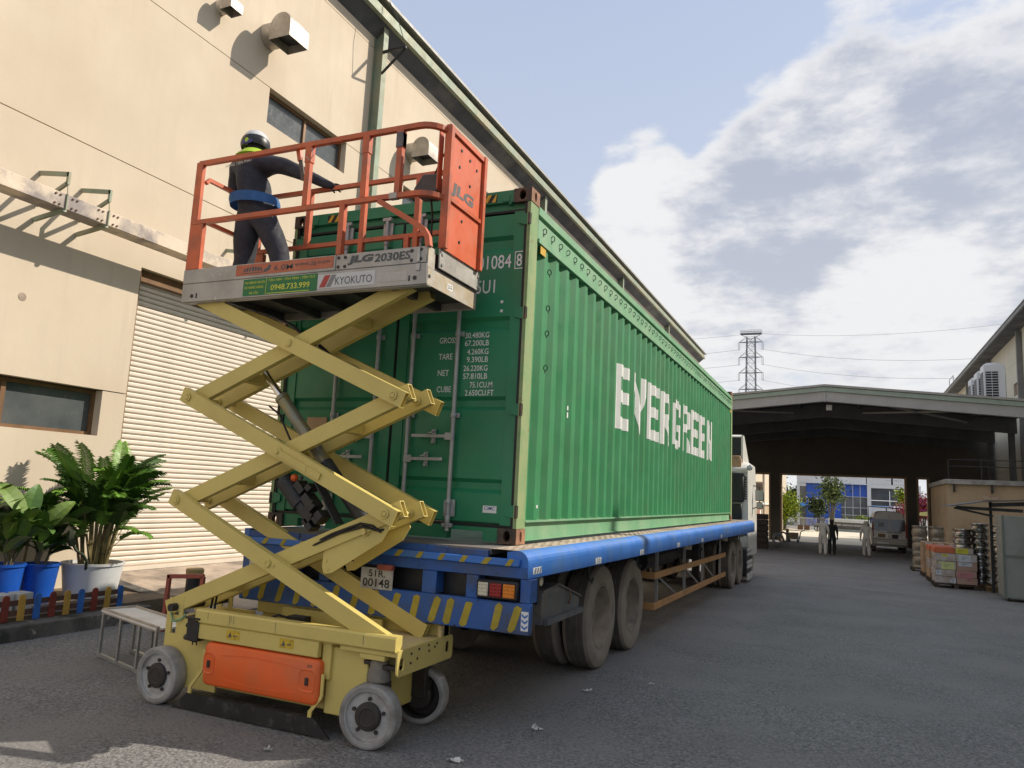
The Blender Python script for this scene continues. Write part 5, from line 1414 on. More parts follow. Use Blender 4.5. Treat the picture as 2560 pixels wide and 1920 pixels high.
hm = MB().lathe([(.122, -.055), (.133, -.02), (.131, .012), (.125, .035)], (-2.638, -.398, 4.79), (-.10, .15, 1), 24)
hm.build('helmet_band', mat('black_band', (.014, .014, .016), .4), W1, ang=60)
MB().ball((-2.615, -.535, 4.775), .022, 8, 6, sc=(1, .3, 1)).build('helmet_knob', mat('lime', (.42, .62, .03), .5), W1)
MB().ball((-2.615, -.528, 4.762), .05, 10, 6, sc=(1.3, .2, .45)).build('helmet_strap', mat('violet_strap', (.06, .05, .22), .6), W1)
MB().lathe([(.085, .035), (.115, .02), (.150, -.02), (.175, -.055), (.150, -.06)], (-2.597, -.44, 4.655), (-.1, .1, 1), 20).build('collar', mat('lime', (.42, .62, .03), .5), W1, ang=60)
hemp = MB()
nseg = 28
c_ = Vector((-2.455, -.515, 4.13))
v_ = []
for k_, (dz, ax_, ay_) in enumerate(((.075, .238, .178), (.035, .248, .186), (-.02, .244, .182))):
    for i in range(nseg):
        a = 2 * PI * i / nseg
        v_.append((c_.x + ax_ * math.cos(a) - dz * .25, c_.y + ay_ * math.sin(a), c_.z + dz + .015 * math.cos(a + 2.5)))
hemp.add(v_, [(k_ * nseg + i, k_ * nseg + (i + 1) % nseg, (k_ + 1) * nseg + (i + 1) % nseg, (k_ + 1) * nseg + i) for k_ in range(2) for i in range(nseg)])
hemp.build('shirt_hem', mat('blue_shirt', (.03, .11, .28), .85, 0, .15, 9), W1, ang=80, fix=False)
text('HANG TIEN PHAT', m_steel, W1, 'back_print', (-2.715, -.650, 4.465), (1, .02, .10), (0, .10, 1), .30, .032, .012)
MB().tube([(-2.68 + i * .025, -.652 + .004 * abs(i - 4), 4.545 + .012 * math.sin(i * 1.57)) for i in range(9)], .011, 5).build('back_print', m_steel, W1)
m_wuni = mat('pale_uniform', (.50, .48, .43), .85, 0, .1, 5, .2, 20)
m_buni = mat('black_uniform', (.012, .014, .014), .85, 0, .2, 6)
def walker(label, x, y, h, mats, ph, cap=None, armr=None):
    z0 = gz(y); s_ = h / 1.70
    def p(dx, dy, dz): return (x + dx * s_, y + dy * s_, z0 + dz * s_)
    a = ph
    J = dict(pelvis=p(0, 0, .94), chest=p(0, .02, 1.24), neck=p(0, .03, 1.46), head=p(0, .05, 1.58), face=(0, 1, 0),
             shL=p(-.185, .02, 1.39), elL=p(-.24, -.05 - .1 * a, 1.12), wrL=p(-.25, .02 - .16 * a, .90), hdL=p(-.25, .04 - .18 * a, .80),
             shR=p(.185, .02, 1.39), elR=p(.24, -.05 + .1 * a, 1.12), wrR=p(.25, .04 + .16 * a, .90), hdR=p(.25, .06 + .18 * a, .80),
             hipL=p(-.095, 0, .90), knL=p(-.105, .06 + .12 * a, .50), anL=p(-.11, -.0 + .26 * a, .04), toL=p(-.115, .16 + .26 * a, .035),
             hipR=p(.095, 0, .90), knR=p(.105, .06 - .10 * a, .50), anR=p(.11, -.10 - .16 * a, .06), toR=p(.115, .06 - .16 * a, .03))
    if armr: J.update({k_: p(*q) for k_, q in armr.items()})
    r = person(label, mats, J, loc=(x, y, z0), thin=1.12)
    if cap:
        MB().lathe([(.108, -.02), (.112, .01), (.105, .05), (.07, .082), (0, .09)], p(0, .04, 1.625), (0, .1, 1), 18).build('cap', cap, r, ang=60)
    else:
        MB().lathe([(.096, -.055), (.106, -.01), (.105, .03), (.08, .075), (0, .095)], p(0, .03, 1.60), (0, -.1, 1), 18).build('hair', m_black, r, ang=60)
    return r
walker('worker in pale uniform and cap walking with an arm raised beside the man in black', 1.38, 32.3, 1.70, [m_wuni, m_wuni, m_wuni, m_shoe, m_skin, m_skin], .35, m_wuni,
       dict(elL=(-.36, .12, 1.28), wrL=(-.44, .28, 1.42), hdL=(-.48, .32, 1.48)))
mb_ = walker('man in black uniform walking under the canopy between the two workers in pale clothes', 1.74, 33.9, 1.64, [m_buni, m_buni, m_buni, m_shoe, m_skin, m_skin], -.5)
walker('worker in pale uniform and cap walking close behind the silver van', 3.22, 34.0, 1.64, [m_wuni, m_wuni, m_wuni, m_shoe, m_skin, m_skin], .25, m_wuni)
# ================================================================== planting bed by the shutter
m_pblue = mat('blue_bucket', (.012, .085, .42), .35, 0, .08, 4)
m_pwhite = mat('white_tub', (.62, .63, .64), .4, 0, .05, 4, dirt=(.45, .43, .38), dscale=5, dthr=.64)
m_palm = [mat('palm_green_%s' % n, c, .5, 0, .25, 9, spec=.35) for n, c in (('deep', (.035, .085, .012)), ('mid', (.065, .15, .018)), ('bright', (.13, .26, .03)))]
m_cane = mat('palm_cane', (.22, .17, .07), .6, 0, .3, 9, dirt=(.08, .09, .03), dscale=9)
m_stem = mat('grey_stem', (.13, .115, .08), .8, 0, .2, 9)
def pot(label, x, y, z, r0, r1, h, m, group=None, cat='plant pot'):
    t = MB().lathe([(0, 0), (r0, 0), (r0 + (r1 - r0) * .97, h - .03), (r1 + .012, h - .03), (r1 + .014, h), (r1 - .012, h), (r1 - .02, h - .05), (0, h - .05)], (x, y, z), (0, 0, 1), 32)
    o = t.build('plant_pot', m, None, ang=40)
    tag(o, label, cat, group)
    MB().lathe([(r1 - .021, h - .045), (.0, h - .035)], (x, y, z), (0, 0, 1), 24).build('soil', m_soil, o)
    return o
def frond(length, droop, nleaf=20, wl=.20, mseed=0):
    b = MB(); pts = []
    p = Vector((0, 0, 0)); a = 1.25; n = 12
    for i in range(n + 1):
        pts.append(p.copy()); p = p + Vector((math.cos(a), 0, math.sin(a))) * (length / n); a -= droop / n * (.35 + 1.3 * i / n)
    b.tube(pts, .005, 4)
    r_ = random.Random(mseed)
    for i in range(nleaf):
        t = .22 + .78 * i / (nleaf - 1); k_ = min(n - 1, int(t * n)); u = t * n - k_
        c = pts[k_].lerp(pts[k_ + 1], u); d = (pts[k_ + 1] - pts[k_]).normalized(); nrm = Vector((-d.z, 0, d.x))
        L_ = wl * (math.sin(PI * (.12 + .80 * t)) ** .7) * r_.uniform(.9, 1.12)
        for s_ in (-1, 1):
            side = Vector((0, s_, 0))
            dir_ = (side * .80 + d * .62 + nrm * .28).normalized()
            mid = c + dir_ * L_ * .55 + nrm * .006; tip = c + dir_ * L_ - Vector((0, 0, L_ * .30 * r_.uniform(.6, 1.4)))
            wv = d * .0105
            b.add([c - wv, c + wv, mid + wv * 1.2, tip, mid - wv * 1.2], [(0, 1, 2, 4), (4, 2, 3)])
    return b
fr_me = [frond(L_, dr_, 34, w_, i).mesh('frond', m_palm[i % 3], smooth=False, fix=False) for i, (L_, dr_, w_) in enumerate(((.95, 1.15, .23), (.85, 1.5, .22), (1.05, .9, .24), (.75, 1.9, .20), (.9, 1.3, .23), (.65, 1.7, .19)))]
def palm(label, x, y, z, n, hmin, hmax, sc, seed, lean=.10, group=None):
    r_ = random.Random(seed)
    t = thing('palm', label, 'palm', (x, y, z), group)
    cn = MB(); tops = []
    for i in range(max(5, n // 4)):
        a = r_.uniform(0, 2 * PI); rr_ = r_.uniform(.02, .15); p0 = Vector((x + rr_ * math.cos(a), y + rr_ * math.sin(a), z)); h = r_.uniform(hmin, hmax)
        p1 = p0 + Vector((math.cos(a) * lean * r_.uniform(.3, 1.3), math.sin(a) * lean * r_.uniform(.3, 1.3), h)); cn.tube([p0, p0.lerp(p1, .5) + Vector((0, 0, .01)), p1], r_.uniform(.012, .02), 6); tops.append((p1, a))
    cn.build('cane', m_cane, t)
    for i in range(n):
        p, a = tops[i % len(tops)]
        o = link('frond', fr_me[r_.randrange(len(fr_me))], t); o.location = p - Vector((x, y, z)) - Vector((0, 0, r_.uniform(0, .5) * hmin * (.9 if i % 3 == 0 else .3)))
        s_ = sc * r_.uniform(.75, 1.1); o.scale = (s_, s_, s_); o.rotation_euler = (r_.uniform(-.3, .3), r_.uniform(-.25, .45), a + r_.uniform(-1.3, 1.3))
    return t
def broad_leaf(L_, w_, fold, droop):
    b = MB(); n = 8; mid = []; p = Vector((0, 0, 0)); a = 1.0
    for i in range(n + 1):
        mid.append(p.copy()); p = p + Vector((math.cos(a), 0, math.sin(a))) * (L_ / n); a -= droop / n * (i / n * 2)
    for i in range(n):
        def W(t): return w_ * (math.sin(PI * min(1, t * .93 + .05)) ** .75)
        w0, w1 = W(i / n), W((i + 1) / n)
        for s_ in (-1, 1): b.add([mid[i], mid[i + 1], mid[i + 1] + Vector((0, s_ * w1 / 2, fold * w1)), mid[i] + Vector((0, s_ * w0 / 2, fold * w0))], [(0, 1, 2, 3)])
    return b
m_leafs = [mat('broad_leaf_%s' % n, c, .42, 0, .2, 7, spec=.4) for n, c in (('light', (.16, .24, .05)), ('mid', (.085, .17, .035)), ('dark', (.030, .065, .018)))]
bl_me = [broad_leaf(L_, w_, f_, d_).mesh('leaf', m_leafs[k_], smooth=True, fix=False) for L_, w_, f_, d_, k_ in ((.50, .20, .16, 1.0, 0), (.42, .16, .2, 1.5, 1), (.34, .14, .18, 1.8, 2), (.46, .18, .14, .7, 1), (.28, .12, .2, 2.0, 2))]
def leafy(label, x, y, z, stems, h, n, sc, seed, group=None, spread=.14, cat='plant'):
    r_ = random.Random(seed)
    t = thing('leafy_plant', label, cat, (x, y, z), group)
    st_ = MB(); nodes = []
    for i in range(stems):
        a = r_.uniform(0, 2 * PI); p0 = Vector((x + .05 * math.cos(a), y + .05 * math.sin(a), z)); hh = h * r_.uniform(.6, 1.05)
        pts = [p0]
        for k_ in range(1, 6): pts.append(p0 + Vector((math.cos(a) * spread * (k_ / 5) ** 1.3, math.sin(a) * spread * (k_ / 5) ** 1.3, hh * k_ / 5)) + Vector((r_.uniform(-.015, .015), r_.uniform(-.015, .015), 0)))
        st_.tube(pts, .011, 5); nodes += [(q, a) for q in pts[2:]]
    st_.build('stem', m_stem, t)
    for i in range(n):
        p, a = nodes[i % len(nodes)]
        o = link('leaf', bl_me[r_.choice((0, 0, 1, 1, 2, 3, 4))], t); o.location = p - Vector((x, y, z)); s_ = sc * r_.uniform(.6, 1.1); o.scale = (s_, s_, s_)
        o.rotation_euler = (r_.uniform(-.5, .5), r_.uniform(-.5, .5), r_.uniform(0, 2 * PI))
    return t
pot('large white tub holding the biggest palm beside the roller shutter', -6.25, 1.28, .205, .29, .345, .41, m_pwhite)
pot('blue bucket pot next to the white tub in the planting bed', -6.25, .60, .205, .15, .195, .44, m_pblue)
pot('blue bucket pot at the left edge of the photo behind two grey blocks', -6.25, .19, .205, .15, .19, .46, m_pblue)
pot('blue bucket pot out beyond the left edge in the planting bed', -6.3, -.30, .205, .15, .19, .44, m_pblue)
palm('tall bushy palm with feathery fronds growing from the white tub', -6.25, 1.28, .55, 100, .40, .95, .86, 5)
palm('smaller greyish palm with thin fronds behind the blue pots', -6.62, .62, .21, 14, .5, .85, .75, 9, .16)
leafy('broad leaved plant with pale green leaves in the blue pot next to the white tub', -6.25, .60, .60, 5, .55, 46, 1.0, 3)
leafy('broad leaved plant growing from the leftmost visible blue pot', -6.25, .19, .62, 5, .62, 46, 1.1, 4)
leafy('tall pale leaved plant at the left edge of the photo', -6.3, -.30, .60, 4, .85, 34, 1.1, 8)
sn = MB().tube([(-6.05, 1.03, .55), (-5.98, .98, .66), (-5.95, .90, .74), (-5.95, .80, .80), (-5.98, .75, .90)], .018, 6)
sn.tube([(-5.97, .76, .86), (-5.96, .72, .95), (-5.98, .74, 1.02)], .04, 6)
tag(sn.build('cactus', mat('dark_cactus', (.035, .045, .02), .7), None), 'crooked dark cactus stem leaning out of the white tub', 'plant')
for y in (-.10, .11):
    o = box('concrete_block', mat('pale_block', (.50, .49, .47), .85, 0, .1, 6), None, -5.90, -5.72, y - .085, y + .085, .20, .405, bevel=.006)
    tag(o, 'pale concrete block standing before the left blue pot, %s one' % ('left' if y < 0 else 'right'), 'block', 'concrete blocks before the blue pot')
# picket fence on the kerb
pfc = thing('picket_fence', 'low picket fence in red, yellow and blue on the kerb before the pots', 'fence', (-5.5, .4, .155))
for z in (.215, .315): box('rail', mat('weathered_rail', (.10, .055, .04), .85, 0, .3, 6), pfc, -5.535, -5.515, -2.2, 1.13, z, z + .055)
m_pk = [mat('picket_red', (.22, .035, .022), .7, 0, .2, 6, dirt=(.08, .03, .02), dscale=5, dthr=.62), mat('picket_yellow', (.50, .29, .055), .7, 0, .15, 6, dirt=(.25, .15, .05), dscale=5, dthr=.62), mat('picket_blue', (.035, .14, .46), .7, 0, .15, 6, dirt=(.03, .07, .2), dscale=5, dthr=.62)]
pky = [-.235 + i * .1675 for i in range(-8, 9)]
for i, y in enumerate(pky):
    w_ = .036; z1 = .445 - .002 * i
    poly = [(y - w_, .16), (y + w_, .16), (y + w_, z1 - .035)] + [(y + w_ * math.cos(a), z1 - .035 + .036 * math.sin(a)) for a in [PI * k_ / 6 for k_ in range(1, 6)]] + [(y - w_, z1 - .035)]
    MB().prism(poly, 'yz', -5.513, -5.498).build('picket', m_pk[(i - 8) % 3], pfc, bevel=.002)
# little bench, red frame and post
bn = thing('bench', 'low white topped bench with thin steel legs left of the lift', 'bench', (-3.85, .1, 0))
BA, BB_ = Vector((-4.16, -.18, .42)), Vector((-3.05, -.52, .42))
dv = (BB_ - BA).normalized(); nv = Vector((-dv.y, dv.x, 0))
b = MB(); b.bar(BA + nv * .15, BB_ + nv * .15, .34, .014); b.build('seat', m_white, bn)
b = MB().bar(BA, BB_, .025, .045).bar(BA + nv * .30, BB_ + nv * .30, .025, .045).bar(BA, BA + nv * .3, .025, .045)
b.build('frame', mat('bench_frame', (.42, .36, .29), .6, .1, .2, 6), bn)
b = MB()
for t in (.02, .36, .70, .98):
    for o_ in (0, .30): b.bar(BA + dv * 1.16 * t + nv * o_, (BA + dv * 1.16 * t + nv * o_) * 1 - Vector((0, 0, .42)), .022, .022, (1, 0, 0))
for o_ in (0, .30): b.bar(BA + nv * o_ - Vector((0, 0, .40)), BB_ + nv * o_ - Vector((0, 0, .40)), .03, .03)
b.build('leg', m_steel, bn)
rfm = MB().bar((-4.66, 1.0, 0), (-4.64, 1.0, .62), .035, .05, (1, 0, 0)).bar((-4.655, 1.0, .60), (-4.13, 1.0, .645), .035, .045).bar((-4.14, 1.0, .64), (-4.16, 1.0, 0), .035, .05, (1, 0, 0))
tag(rfm.build('red_frame', mat('old_red_paint', (.36, .09, .06), .6, 0, .2, 6), None, bevel=.003), 'old red metal hoop standing behind the lift near the ramp', 'hoop')
cp = thing('guard_post', 'short black guard post with tan cap on the ramp', 'post', (-5.81, 2.5, .15))
MB().cyl((-5.81, 2.5, .10), (-5.81, 2.5, .372), .105, 20).build('post', m_black, cp)
MB().lathe([(.113, .372), (.118, .47), (.10, .487), (0, .49)], (-5.81, 2.5, 0), (0, 0, 1), 24).build('cap', mat('tan_cap', (.36, .25, .10), .6, 0, .1, 9), cp)

# ================================================================== right hand side
ac = thing('air_conditioner', 'nearest tall white condenser with slatted grille above the canopy gutter', 'air conditioner', (8.1, 31.4, 6.4), 'condensers on the canopy')
b = MB().box(7.73, 8.52, 31.0, 31.8, 6.42, 7.98); b.build('casing', m_cool, ac, bevel=.02)
box('base_frame', m_greyst, ac, 7.75, 8.5, 31.02, 31.78, 6.30, 6.418)
box('grille', m_black, ac, 7.80, 8.25, 30.985, 30.998, 6.55, 7.68)
gsl = MB()
for i in range(10): gsl.box(7.80, 8.25, 30.97, 30.984, 6.60 + i * .11, 6.622 + i * .11)
gsl.box(8.015, 8.03, 30.965, 30.984, 6.55, 7.68); gsl.build('grille_bar', m_cool, ac, smooth=False)
box('side_grille', m_black, ac, 7.715, 7.728, 31.08, 31.72, 6.55, 7.68)
MB().lathe([(.30, 7.98), (.30, 8.06), (.26, 8.08)], (8.12, 31.4, 0), (0, 0, 1), 20).build('fan_ring', m_cool, ac)
MB().cyl((8.53, 31.1, 7.6), (8.53, 31.1, 6.5), .012, 6).build('pipe', m_black, ac)
dup(ac, (8.12, 33.3, 6.4), 0, 'middle white condenser, half hidden by the nearest one')
dup(ac, (8.14, 35.2, 6.4), 0, 'farthest white condenser, only its side edge showing')
cabt = thing('metal_cabinet', 'tall grey steel cabinet on black castors at the right edge', 'cabinet', (6.1, 15.7, gz(15.5)))
m_cabg = mat('cabinet_grey', (.27, .275, .255), .5, .2, .08, 1.5, dirt=(.22, .22, .20), dscale=2)
zc0 = gz(15.5)
box('carcass', m_cabg, cabt, 5.63, 7.2, 15.3, 16.1, zc0 + .10, zc0 + 1.93, bevel=.006)
MB().box(5.62, 5.67, 15.275, 15.298, zc0 + .08, zc0 + 1.94).box(5.67, 7.2, 15.275, 15.298, zc0 + 1.0, zc0 + 1.05).box(5.67, 7.2, 15.275, 15.298, zc0 + .08, zc0 + .13).build('frame', mat('cabinet_frame', (.17, .19, .165), .55, .2, .1, 4), cabt, bevel=.003)
for x in (5.72, 7.1): MB().cyl((x - .02, 15.35, zc0 + .045), (x + .02, 15.35, zc0 + .045), .045, 12).build('castor', m_black, cabt)
awn = thing('lean_to_roof', 'small dark sheet lean-to roof on a post above the wrapped stacks', 'shelter', (5.76, 17.6, gz(17.6)))
r_ = MB().prism([(4.80, 1.90), (5.60, 2.055), (7.6, 2.20), (7.6, 2.225), (5.60, 2.085), (4.80, 1.925)], 'xz', 16.9, 19.2); r_.build('roof_sheet', mat('weathered_sheet', (.16, .16, .155), .65, .3, .2, 3), awn, smooth=False)
b = MB().bar((4.88, 17.0, 1.87), (5.75, 17.2, 1.70), .05, .05).bar((4.95, 17.2, 1.885), (6.4, 17.2, 1.86), .05, .08).bar((5.72, 17.1, 1.98), (7.5, 17.1, 2.12), .05, .10)
b.build('rafter', m_dark, awn)
box('post', m_dark, awn, 5.74, 5.80, 17.6, 17.66, -.3, 2.06)
# stacks of bright wheel rims in film
m_rimb = mat('bright_alloy', (.50, .50, .50), .28, .9, .2, 12, dirt=(.22, .20, .17), dscale=9, dthr=.5)
rim_b = MB().lathe([(.20, 0), (.225, .01), (.225, .03), (.19, .05), (.18, .09), (.20, .13), (.225, .15), (.225, .17), (.20, .175), (.17, .16), (.15, .09), (.06, .12), (0, .12)], (0, 0, 0), (0, 0, 1), 20)
rim_me = rim_b.mesh('wheel_rim', m_rimb, ang=30)
first = True
for sx_, sy_, n_ in ((5.28, 18.85, 8), (5.30, 19.4, 8), (5.68, 18.9, 9), (6.05, 18.0, 9), (6.12, 18.5, 9)):
    for k_ in range(n_):
        o = bpy.data.objects.new('wheel_rim', rim_me); COL.objects.link(o)
        o.location = (sx_ + rnd.uniform(-.015, .015), sy_, gz(sy_) + .14 + k_ * .178); o.rotation_euler = (rnd.uniform(-.03, .03), rnd.uniform(-.03, .03), rnd.uniform(0, 6))
        tag(o, 'bright metal wheel rim in the stacks beside the grey cabinet', 'wheel rim', 'stacked wheel rims by the grey cabinet')
tag(box('yellow_case', m_haz, None, 5.96, 6.14, 17.86, 18.1, gz(18) + .142 + 9 * .178, gz(18) + .20 + 9 * .178), 'yellow case lying on top of the rightmost rim stack', 'case')
for sx_, sy_ in ((5.45, 18.9), (6.1, 18.2)):
    pb_ = MB()
    for i in range(5): pb_.box(sx_ - .45 + i * .19, sx_ - .31 + i * .19, sy_ - .45, sy_ + .75, gz(sy_) + .10, gz(sy_) + .135)
    for dy in (-.4, .1, .6): pb_.box(sx_ - .45, sx_ + .6, sy_ + dy, sy_ + dy + .09, gz(sy_) + .0, gz(sy_) + .0995)
    tag(pb_.build('pallet', m_wood, None, smooth=False), 'wooden pallet under the %s wheel rim stacks' % ('left' if sx_ < 6 else 'right'), 'pallet', 'pallets along the lane')
# pallets of boxes
m_film = mat('cloudy_film_carton', (.40, .32, .27), .3, 0, .18, 5, dirt=(.52, .47, .45), dscale=5, dthr=.52)
m_cardp = mat('pinkish_carton', (.44, .27, .21), .55, 0, .12, 4)
m_ored = mat('orange_carton', (.55, .13, .05), .5, 0, .12, 6)
m_lab = {'yellow': mat('yellow_label', (.66, .60, .05), .5, 0, .05, 9), 'pale_yellow': mat('pale_yellow_label', (.60, .62, .26), .5, 0, .05, 9), 'white': mat('white_label', (.58, .60, .66), .5, 0, .05, 9), 'pink': mat('pink_label', (.52, .20, .22), .5, 0, .06, 9)}
def pallet(label, x0, y0, w_=1.0, d_=1.0):
    z = gz(y0); b = MB()
    n_ = 7
    for i in range(n_):
        a = x0 + i * (w_ - .09) / (n_ - 1); b.box(a, a + .09, y0, y0 + d_, z + .105, z + .125)
    for i in range(3):
        a = y0 + i * (d_ - .09) / 2; b.box(x0, x0 + w_, a, a + .09, z + .085, z + .1048)
        for j in range(3): q = x0 + j * (w_ - .1) / 2; b.box(q, q + .1, a, a + .09, z, z + .0848)
    o = b.build('pallet', mat('dark_pallet', (.07, .05, .035), .85, 0, .3, 5), None, smooth=False)
    return tag(o, label, 'pallet', 'pallets along the lane')
BXN = [0]
def carton(x0, x1, y0, y1, z0, z1, m, label, labels=(), group='cartons on the pallets'):
    o = box('carton', m, None, x0, x1, y0, y1, z0, z1, bevel=.008)
    tag(o, label, 'carton', group)
    for kind_, a, c, e_, f_ in labels:
        l_ = box('paper_label', m_lab[kind_], o, x0 + (x1 - x0) * a, x0 + (x1 - x0) * c, y0 - .004, y0 - .001, z0 + (z1 - z0) * e_, z0 + (z1 - z0) * f_, smooth=False)
        q = MB()
        for k_ in range(3):
            zz = z0 + (z1 - z0) * (e_ + (f_ - e_) * (.3 + .2 * k_)); q.box(x0 + (x1 - x0) * (a + (c - a) * .2), x0 + (x1 - x0) * (a + (c - a) * (.5 + .12 * k_)), y0 - .0050, y0 - .0042, zz, zz + .006)
        q.build('scribble', m_black, l_, smooth=False)
    return o
pallet('dark pallet under the nearest load of labelled cartons', 4.48, 17.95)
zb = gz(17.95) + .126
rows = [(.175, m_film, m_cardp, [('white', .70, .98, .15, .60)], [('pink', .45, .75, .45, .85)], 'bottom'),
        (.175, m_film, m_cardp, [('white', .06, .32, .20, .85)], [('pink', .06, .80, .0, .8)], 'second'),
        (.22, m_film, m_cardp, [('pale_yellow', .30, .92, .05, .92), ('pale_yellow', .02, .28, .78, .95)], [('white', .1, .75, .55, .98)], 'third'),
        (.21, m_film, m_film, [('yellow', .35, .60, .60, .90)], [('white', .12, .70, .08, .92)], 'fourth'),
        (.155, m_ored, m_film, [], [('yellow', .02, .72, .06, .98)], 'top')]
z = zb
for k_, (h_, ma_, mb2, la, lb, nm) in enumerate(rows):
    j = rnd.uniform(-.012, .012)
    carton(4.50 + j, 4.985 + j, 17.98, 18.9, z, z + h_ - .004, ma_, '%s carton of the left column on the nearest pallet' % ('orange top' if nm == 'top' else nm + ' film wrapped'), la)
    carton(4.995 + j, 5.47 + j - (.06 if nm == 'top' else 0), 17.98, 18.9, z, z + h_ - .004, mb2, '%s carton of the right column on the nearest pallet' % ('yellow labelled top' if nm == 'top' else nm), lb)
    z += h_
pallet('dark pallet behind the nearest load of cartons', 4.52, 19.9)
z = gz(19.9) + .126
for k_, h_ in enumerate((.27, .27, .24, .14)):
    for i in range(2):
        carton(4.54 + i * .49, 5.02 + i * .49, 19.92, 20.86, z, z + h_ - .004, (m_card, m_film, m_card, m_ored)[k_], '%s row %s carton on the second pallet' % (('bottom', 'second', 'third', 'orange top')[k_], ('left', 'right')[i]), [('white', .3, .8, .2, .75)] if k_ in (1, 2) else [])
    z += h_
pallet('dark pallet under the tall brown cartons further along', 4.55, 22.2)
z = gz(22.2) + .126
for k_, h_ in enumerate((.40, .40, .16)):
    for i in range(3):
        carton(4.57 + i * .33, 4.89 + i * .33, 22.22, 23.1, z, z + h_ - .004, m_card, '%s row %s brown carton on the third pallet' % (('bottom', 'middle', 'top')[k_], ('left', 'centre', 'right')[i]), [('white', .25, .8, .3, .85)] if k_ == 2 else [])
    z += h_
pallet('dark pallet under the film wrapped drums by the annex', 4.45, 25.0, 1.1, 1.0)
m_drum = mat('filmed_drum', (.20, .17, .13), .3, .3, .3, 6, dirt=(.40, .36, .30), dscale=6, dthr=.57)
dr_me = MB().lathe([(0, 0), (.24, 0), (.25, .02), (.22, .10), (.25, .18), (.25, .30), (.22, .38), (.25, .46), (.24, .48), (0, .48)], (0, 0, 0), (0, 0, 1), 20).mesh('drum', m_drum, ang=40)
for k_ in range(3):
    for i in range(2):
        o = bpy.data.objects.new('drum', dr_me); COL.objects.link(o); o.location = (4.74 + i * .52, 25.3, gz(25) + .126 + k_ * .485)
        tag(o, '%s %s film wrapped drum of the stack before the annex' % (('bottom', 'middle', 'top')[k_], ('left', 'right')[i]), 'drum', 'wrapped drums')
# silver van
m_van = mat('van_silver', (.42, .39, .35), .35, .3, .05, 3)
vx0, vx1, vy = 3.66, 5.40, 41.0
vz = gz(vy)
van = thing('van', 'silver high roof minibus parked under the canopy seen from behind', 'van', ((vx0 + vx1) / 2, vy + 2.5, vz))
b = MB()
sec = [(0, .32), (0, 1.02), (.05, 1.15), (.13, 2.02), (.22, 2.16), (.45, 2.24)]
w_ = vx1 - vx0
half = sec + [(w_ - a, c) for a, c in sec[::-1]]
n_ = len(half)
for yy_ in (0,):
    fr_ = [(vx0 + a, vy + .02 + max(0, c - 1.1) * .10, vz + c) for a, c in half]; bk_ = [(vx0 + a, vy + 4.6, vz + c) for a, c in half]
    b.add(fr_ + bk_, [tuple(range(n_)), tuple(range(n_, 2 * n_))[::-1]] + [(i, (i + 1) % n_, n_ + (i + 1) % n_, n_ + i) for i in range(n_)])
    b.prism([(vy + 4.6, vz + .32), (vy + 4.6, vz + 1.9), (vy + 5.0, vz + 1.15), (vy + 5.6, vz + 1.0), (vy + 5.7, vz + .4)], 'yz', vx0 + .03, vx1 - .03)
body = b.build('body', m_van, van, bevel=.04)
def vq(x0, x1, z0, z1, dy=.0):
    return [(x0, vy + dy + max(0, z0 - 1.1) * .10, vz + z0), (x1, vy + dy + max(0, z0 - 1.1) * .10, vz + z0), (x1, vy + dy + max(0, z1 - 1.1) * .10, vz + z1), (x0, vy + dy + max(0, z1 - 1.1) * .10, vz + z1)]
cxv = (vx0 + vx1) / 2
for x0, x1 in ((vx0 + .12, cxv - .03), (cxv + .03, vx1 - .12)):
    MB().quad(*vq(x0, x1, 1.18, 1.80, -.012)).build('rear_window', m_glass, body, smooth=False)
MB().quad(*vq(vx0 + .32, vx0 + .62, 1.38, 1.62, -.016)).build('window_notice', mat('window_notice', (.22, .27, .30), .5), body, smooth=False)
MB().quad(*vq(cxv - .006, cxv + .006, .55, 2.1, -.006)).build('door_gap', m_black, body, smooth=False)
b = MB().box(vx0 + .02, vx1 - .02, vy - .16, vy + .02, vz + .42, vz + .74); b.build('bumper', m_van, van, bevel=.04)
MB().box(vx0 + .18, vx0 + .80, vy - .012, vy + .01, vz + .80, vz + 1.02).build('plate_recess', m_whitetxt, van)
MB().box(vx0 + .30, vx0 + .66, vy - .02, vy - .0125, vz + .82, vz + 1.0).build('number_plate', mat('brown_plate', (.22, .14, .05), .6), van)
MB().box(cxv + .12, cxv + .42, vy - .012, vy + .01, vz + .78, vz + 1.0).build('emblem_box', m_black, van)
text('51B 922.90', m_black, van, 'lettering', (cxv - .12, vy - .008, vz + 1.07), RX, UZ, .72, .085, .02)
for x in (vx0 + .01, vx1 - .09): MB().box(x, x + .08, vy - .02, vy + .05, vz + .85, vz + 1.55).build('tail_lamp', mat('red_lens', (.30, .012, .012)), van, bevel=.01)
lp = MB().box(vx0 + .25, vx0 + .82, vy - .17, vy - .161, vz + .50, vz + .56); lp.build('bumper_sticker', m_whitetxt, van)
for x in (vx0 + .02, vx1 - .22):
    for y in (vy + 1.0, vy + 4.6): MB().cyl((x, y, vz + .34), (x + .2, y, vz + .34), .34, 24).build('wheel', m_rubber, van)
for s_, x in ((1, vx0 - .004), (1, vx1 + .004)):
    for k_ in range(3): MB().quad((x, vy + .5 + k_ * 1.35, vz + 1.2), (x, vy + 1.7 + k_ * 1.35, vz + 1.2), (x + (.1 if x < 4 else -.1) * 1, vy + 1.7 + k_ * 1.35, vz + 1.85), (x + (.1 if x < 4 else -.1), vy + .5 + k_ * 1.35, vz + 1.85)).build('side_window', m_glass, body, smooth=False)
rk = MB()
rk.tube([(vx0 - .15, vy + .3, vz + 1.3), (vx0 - .15, vy + .3, vz + 2.46), (vx1 - .35, vy + .3, vz + 2.40)], .025, 6)
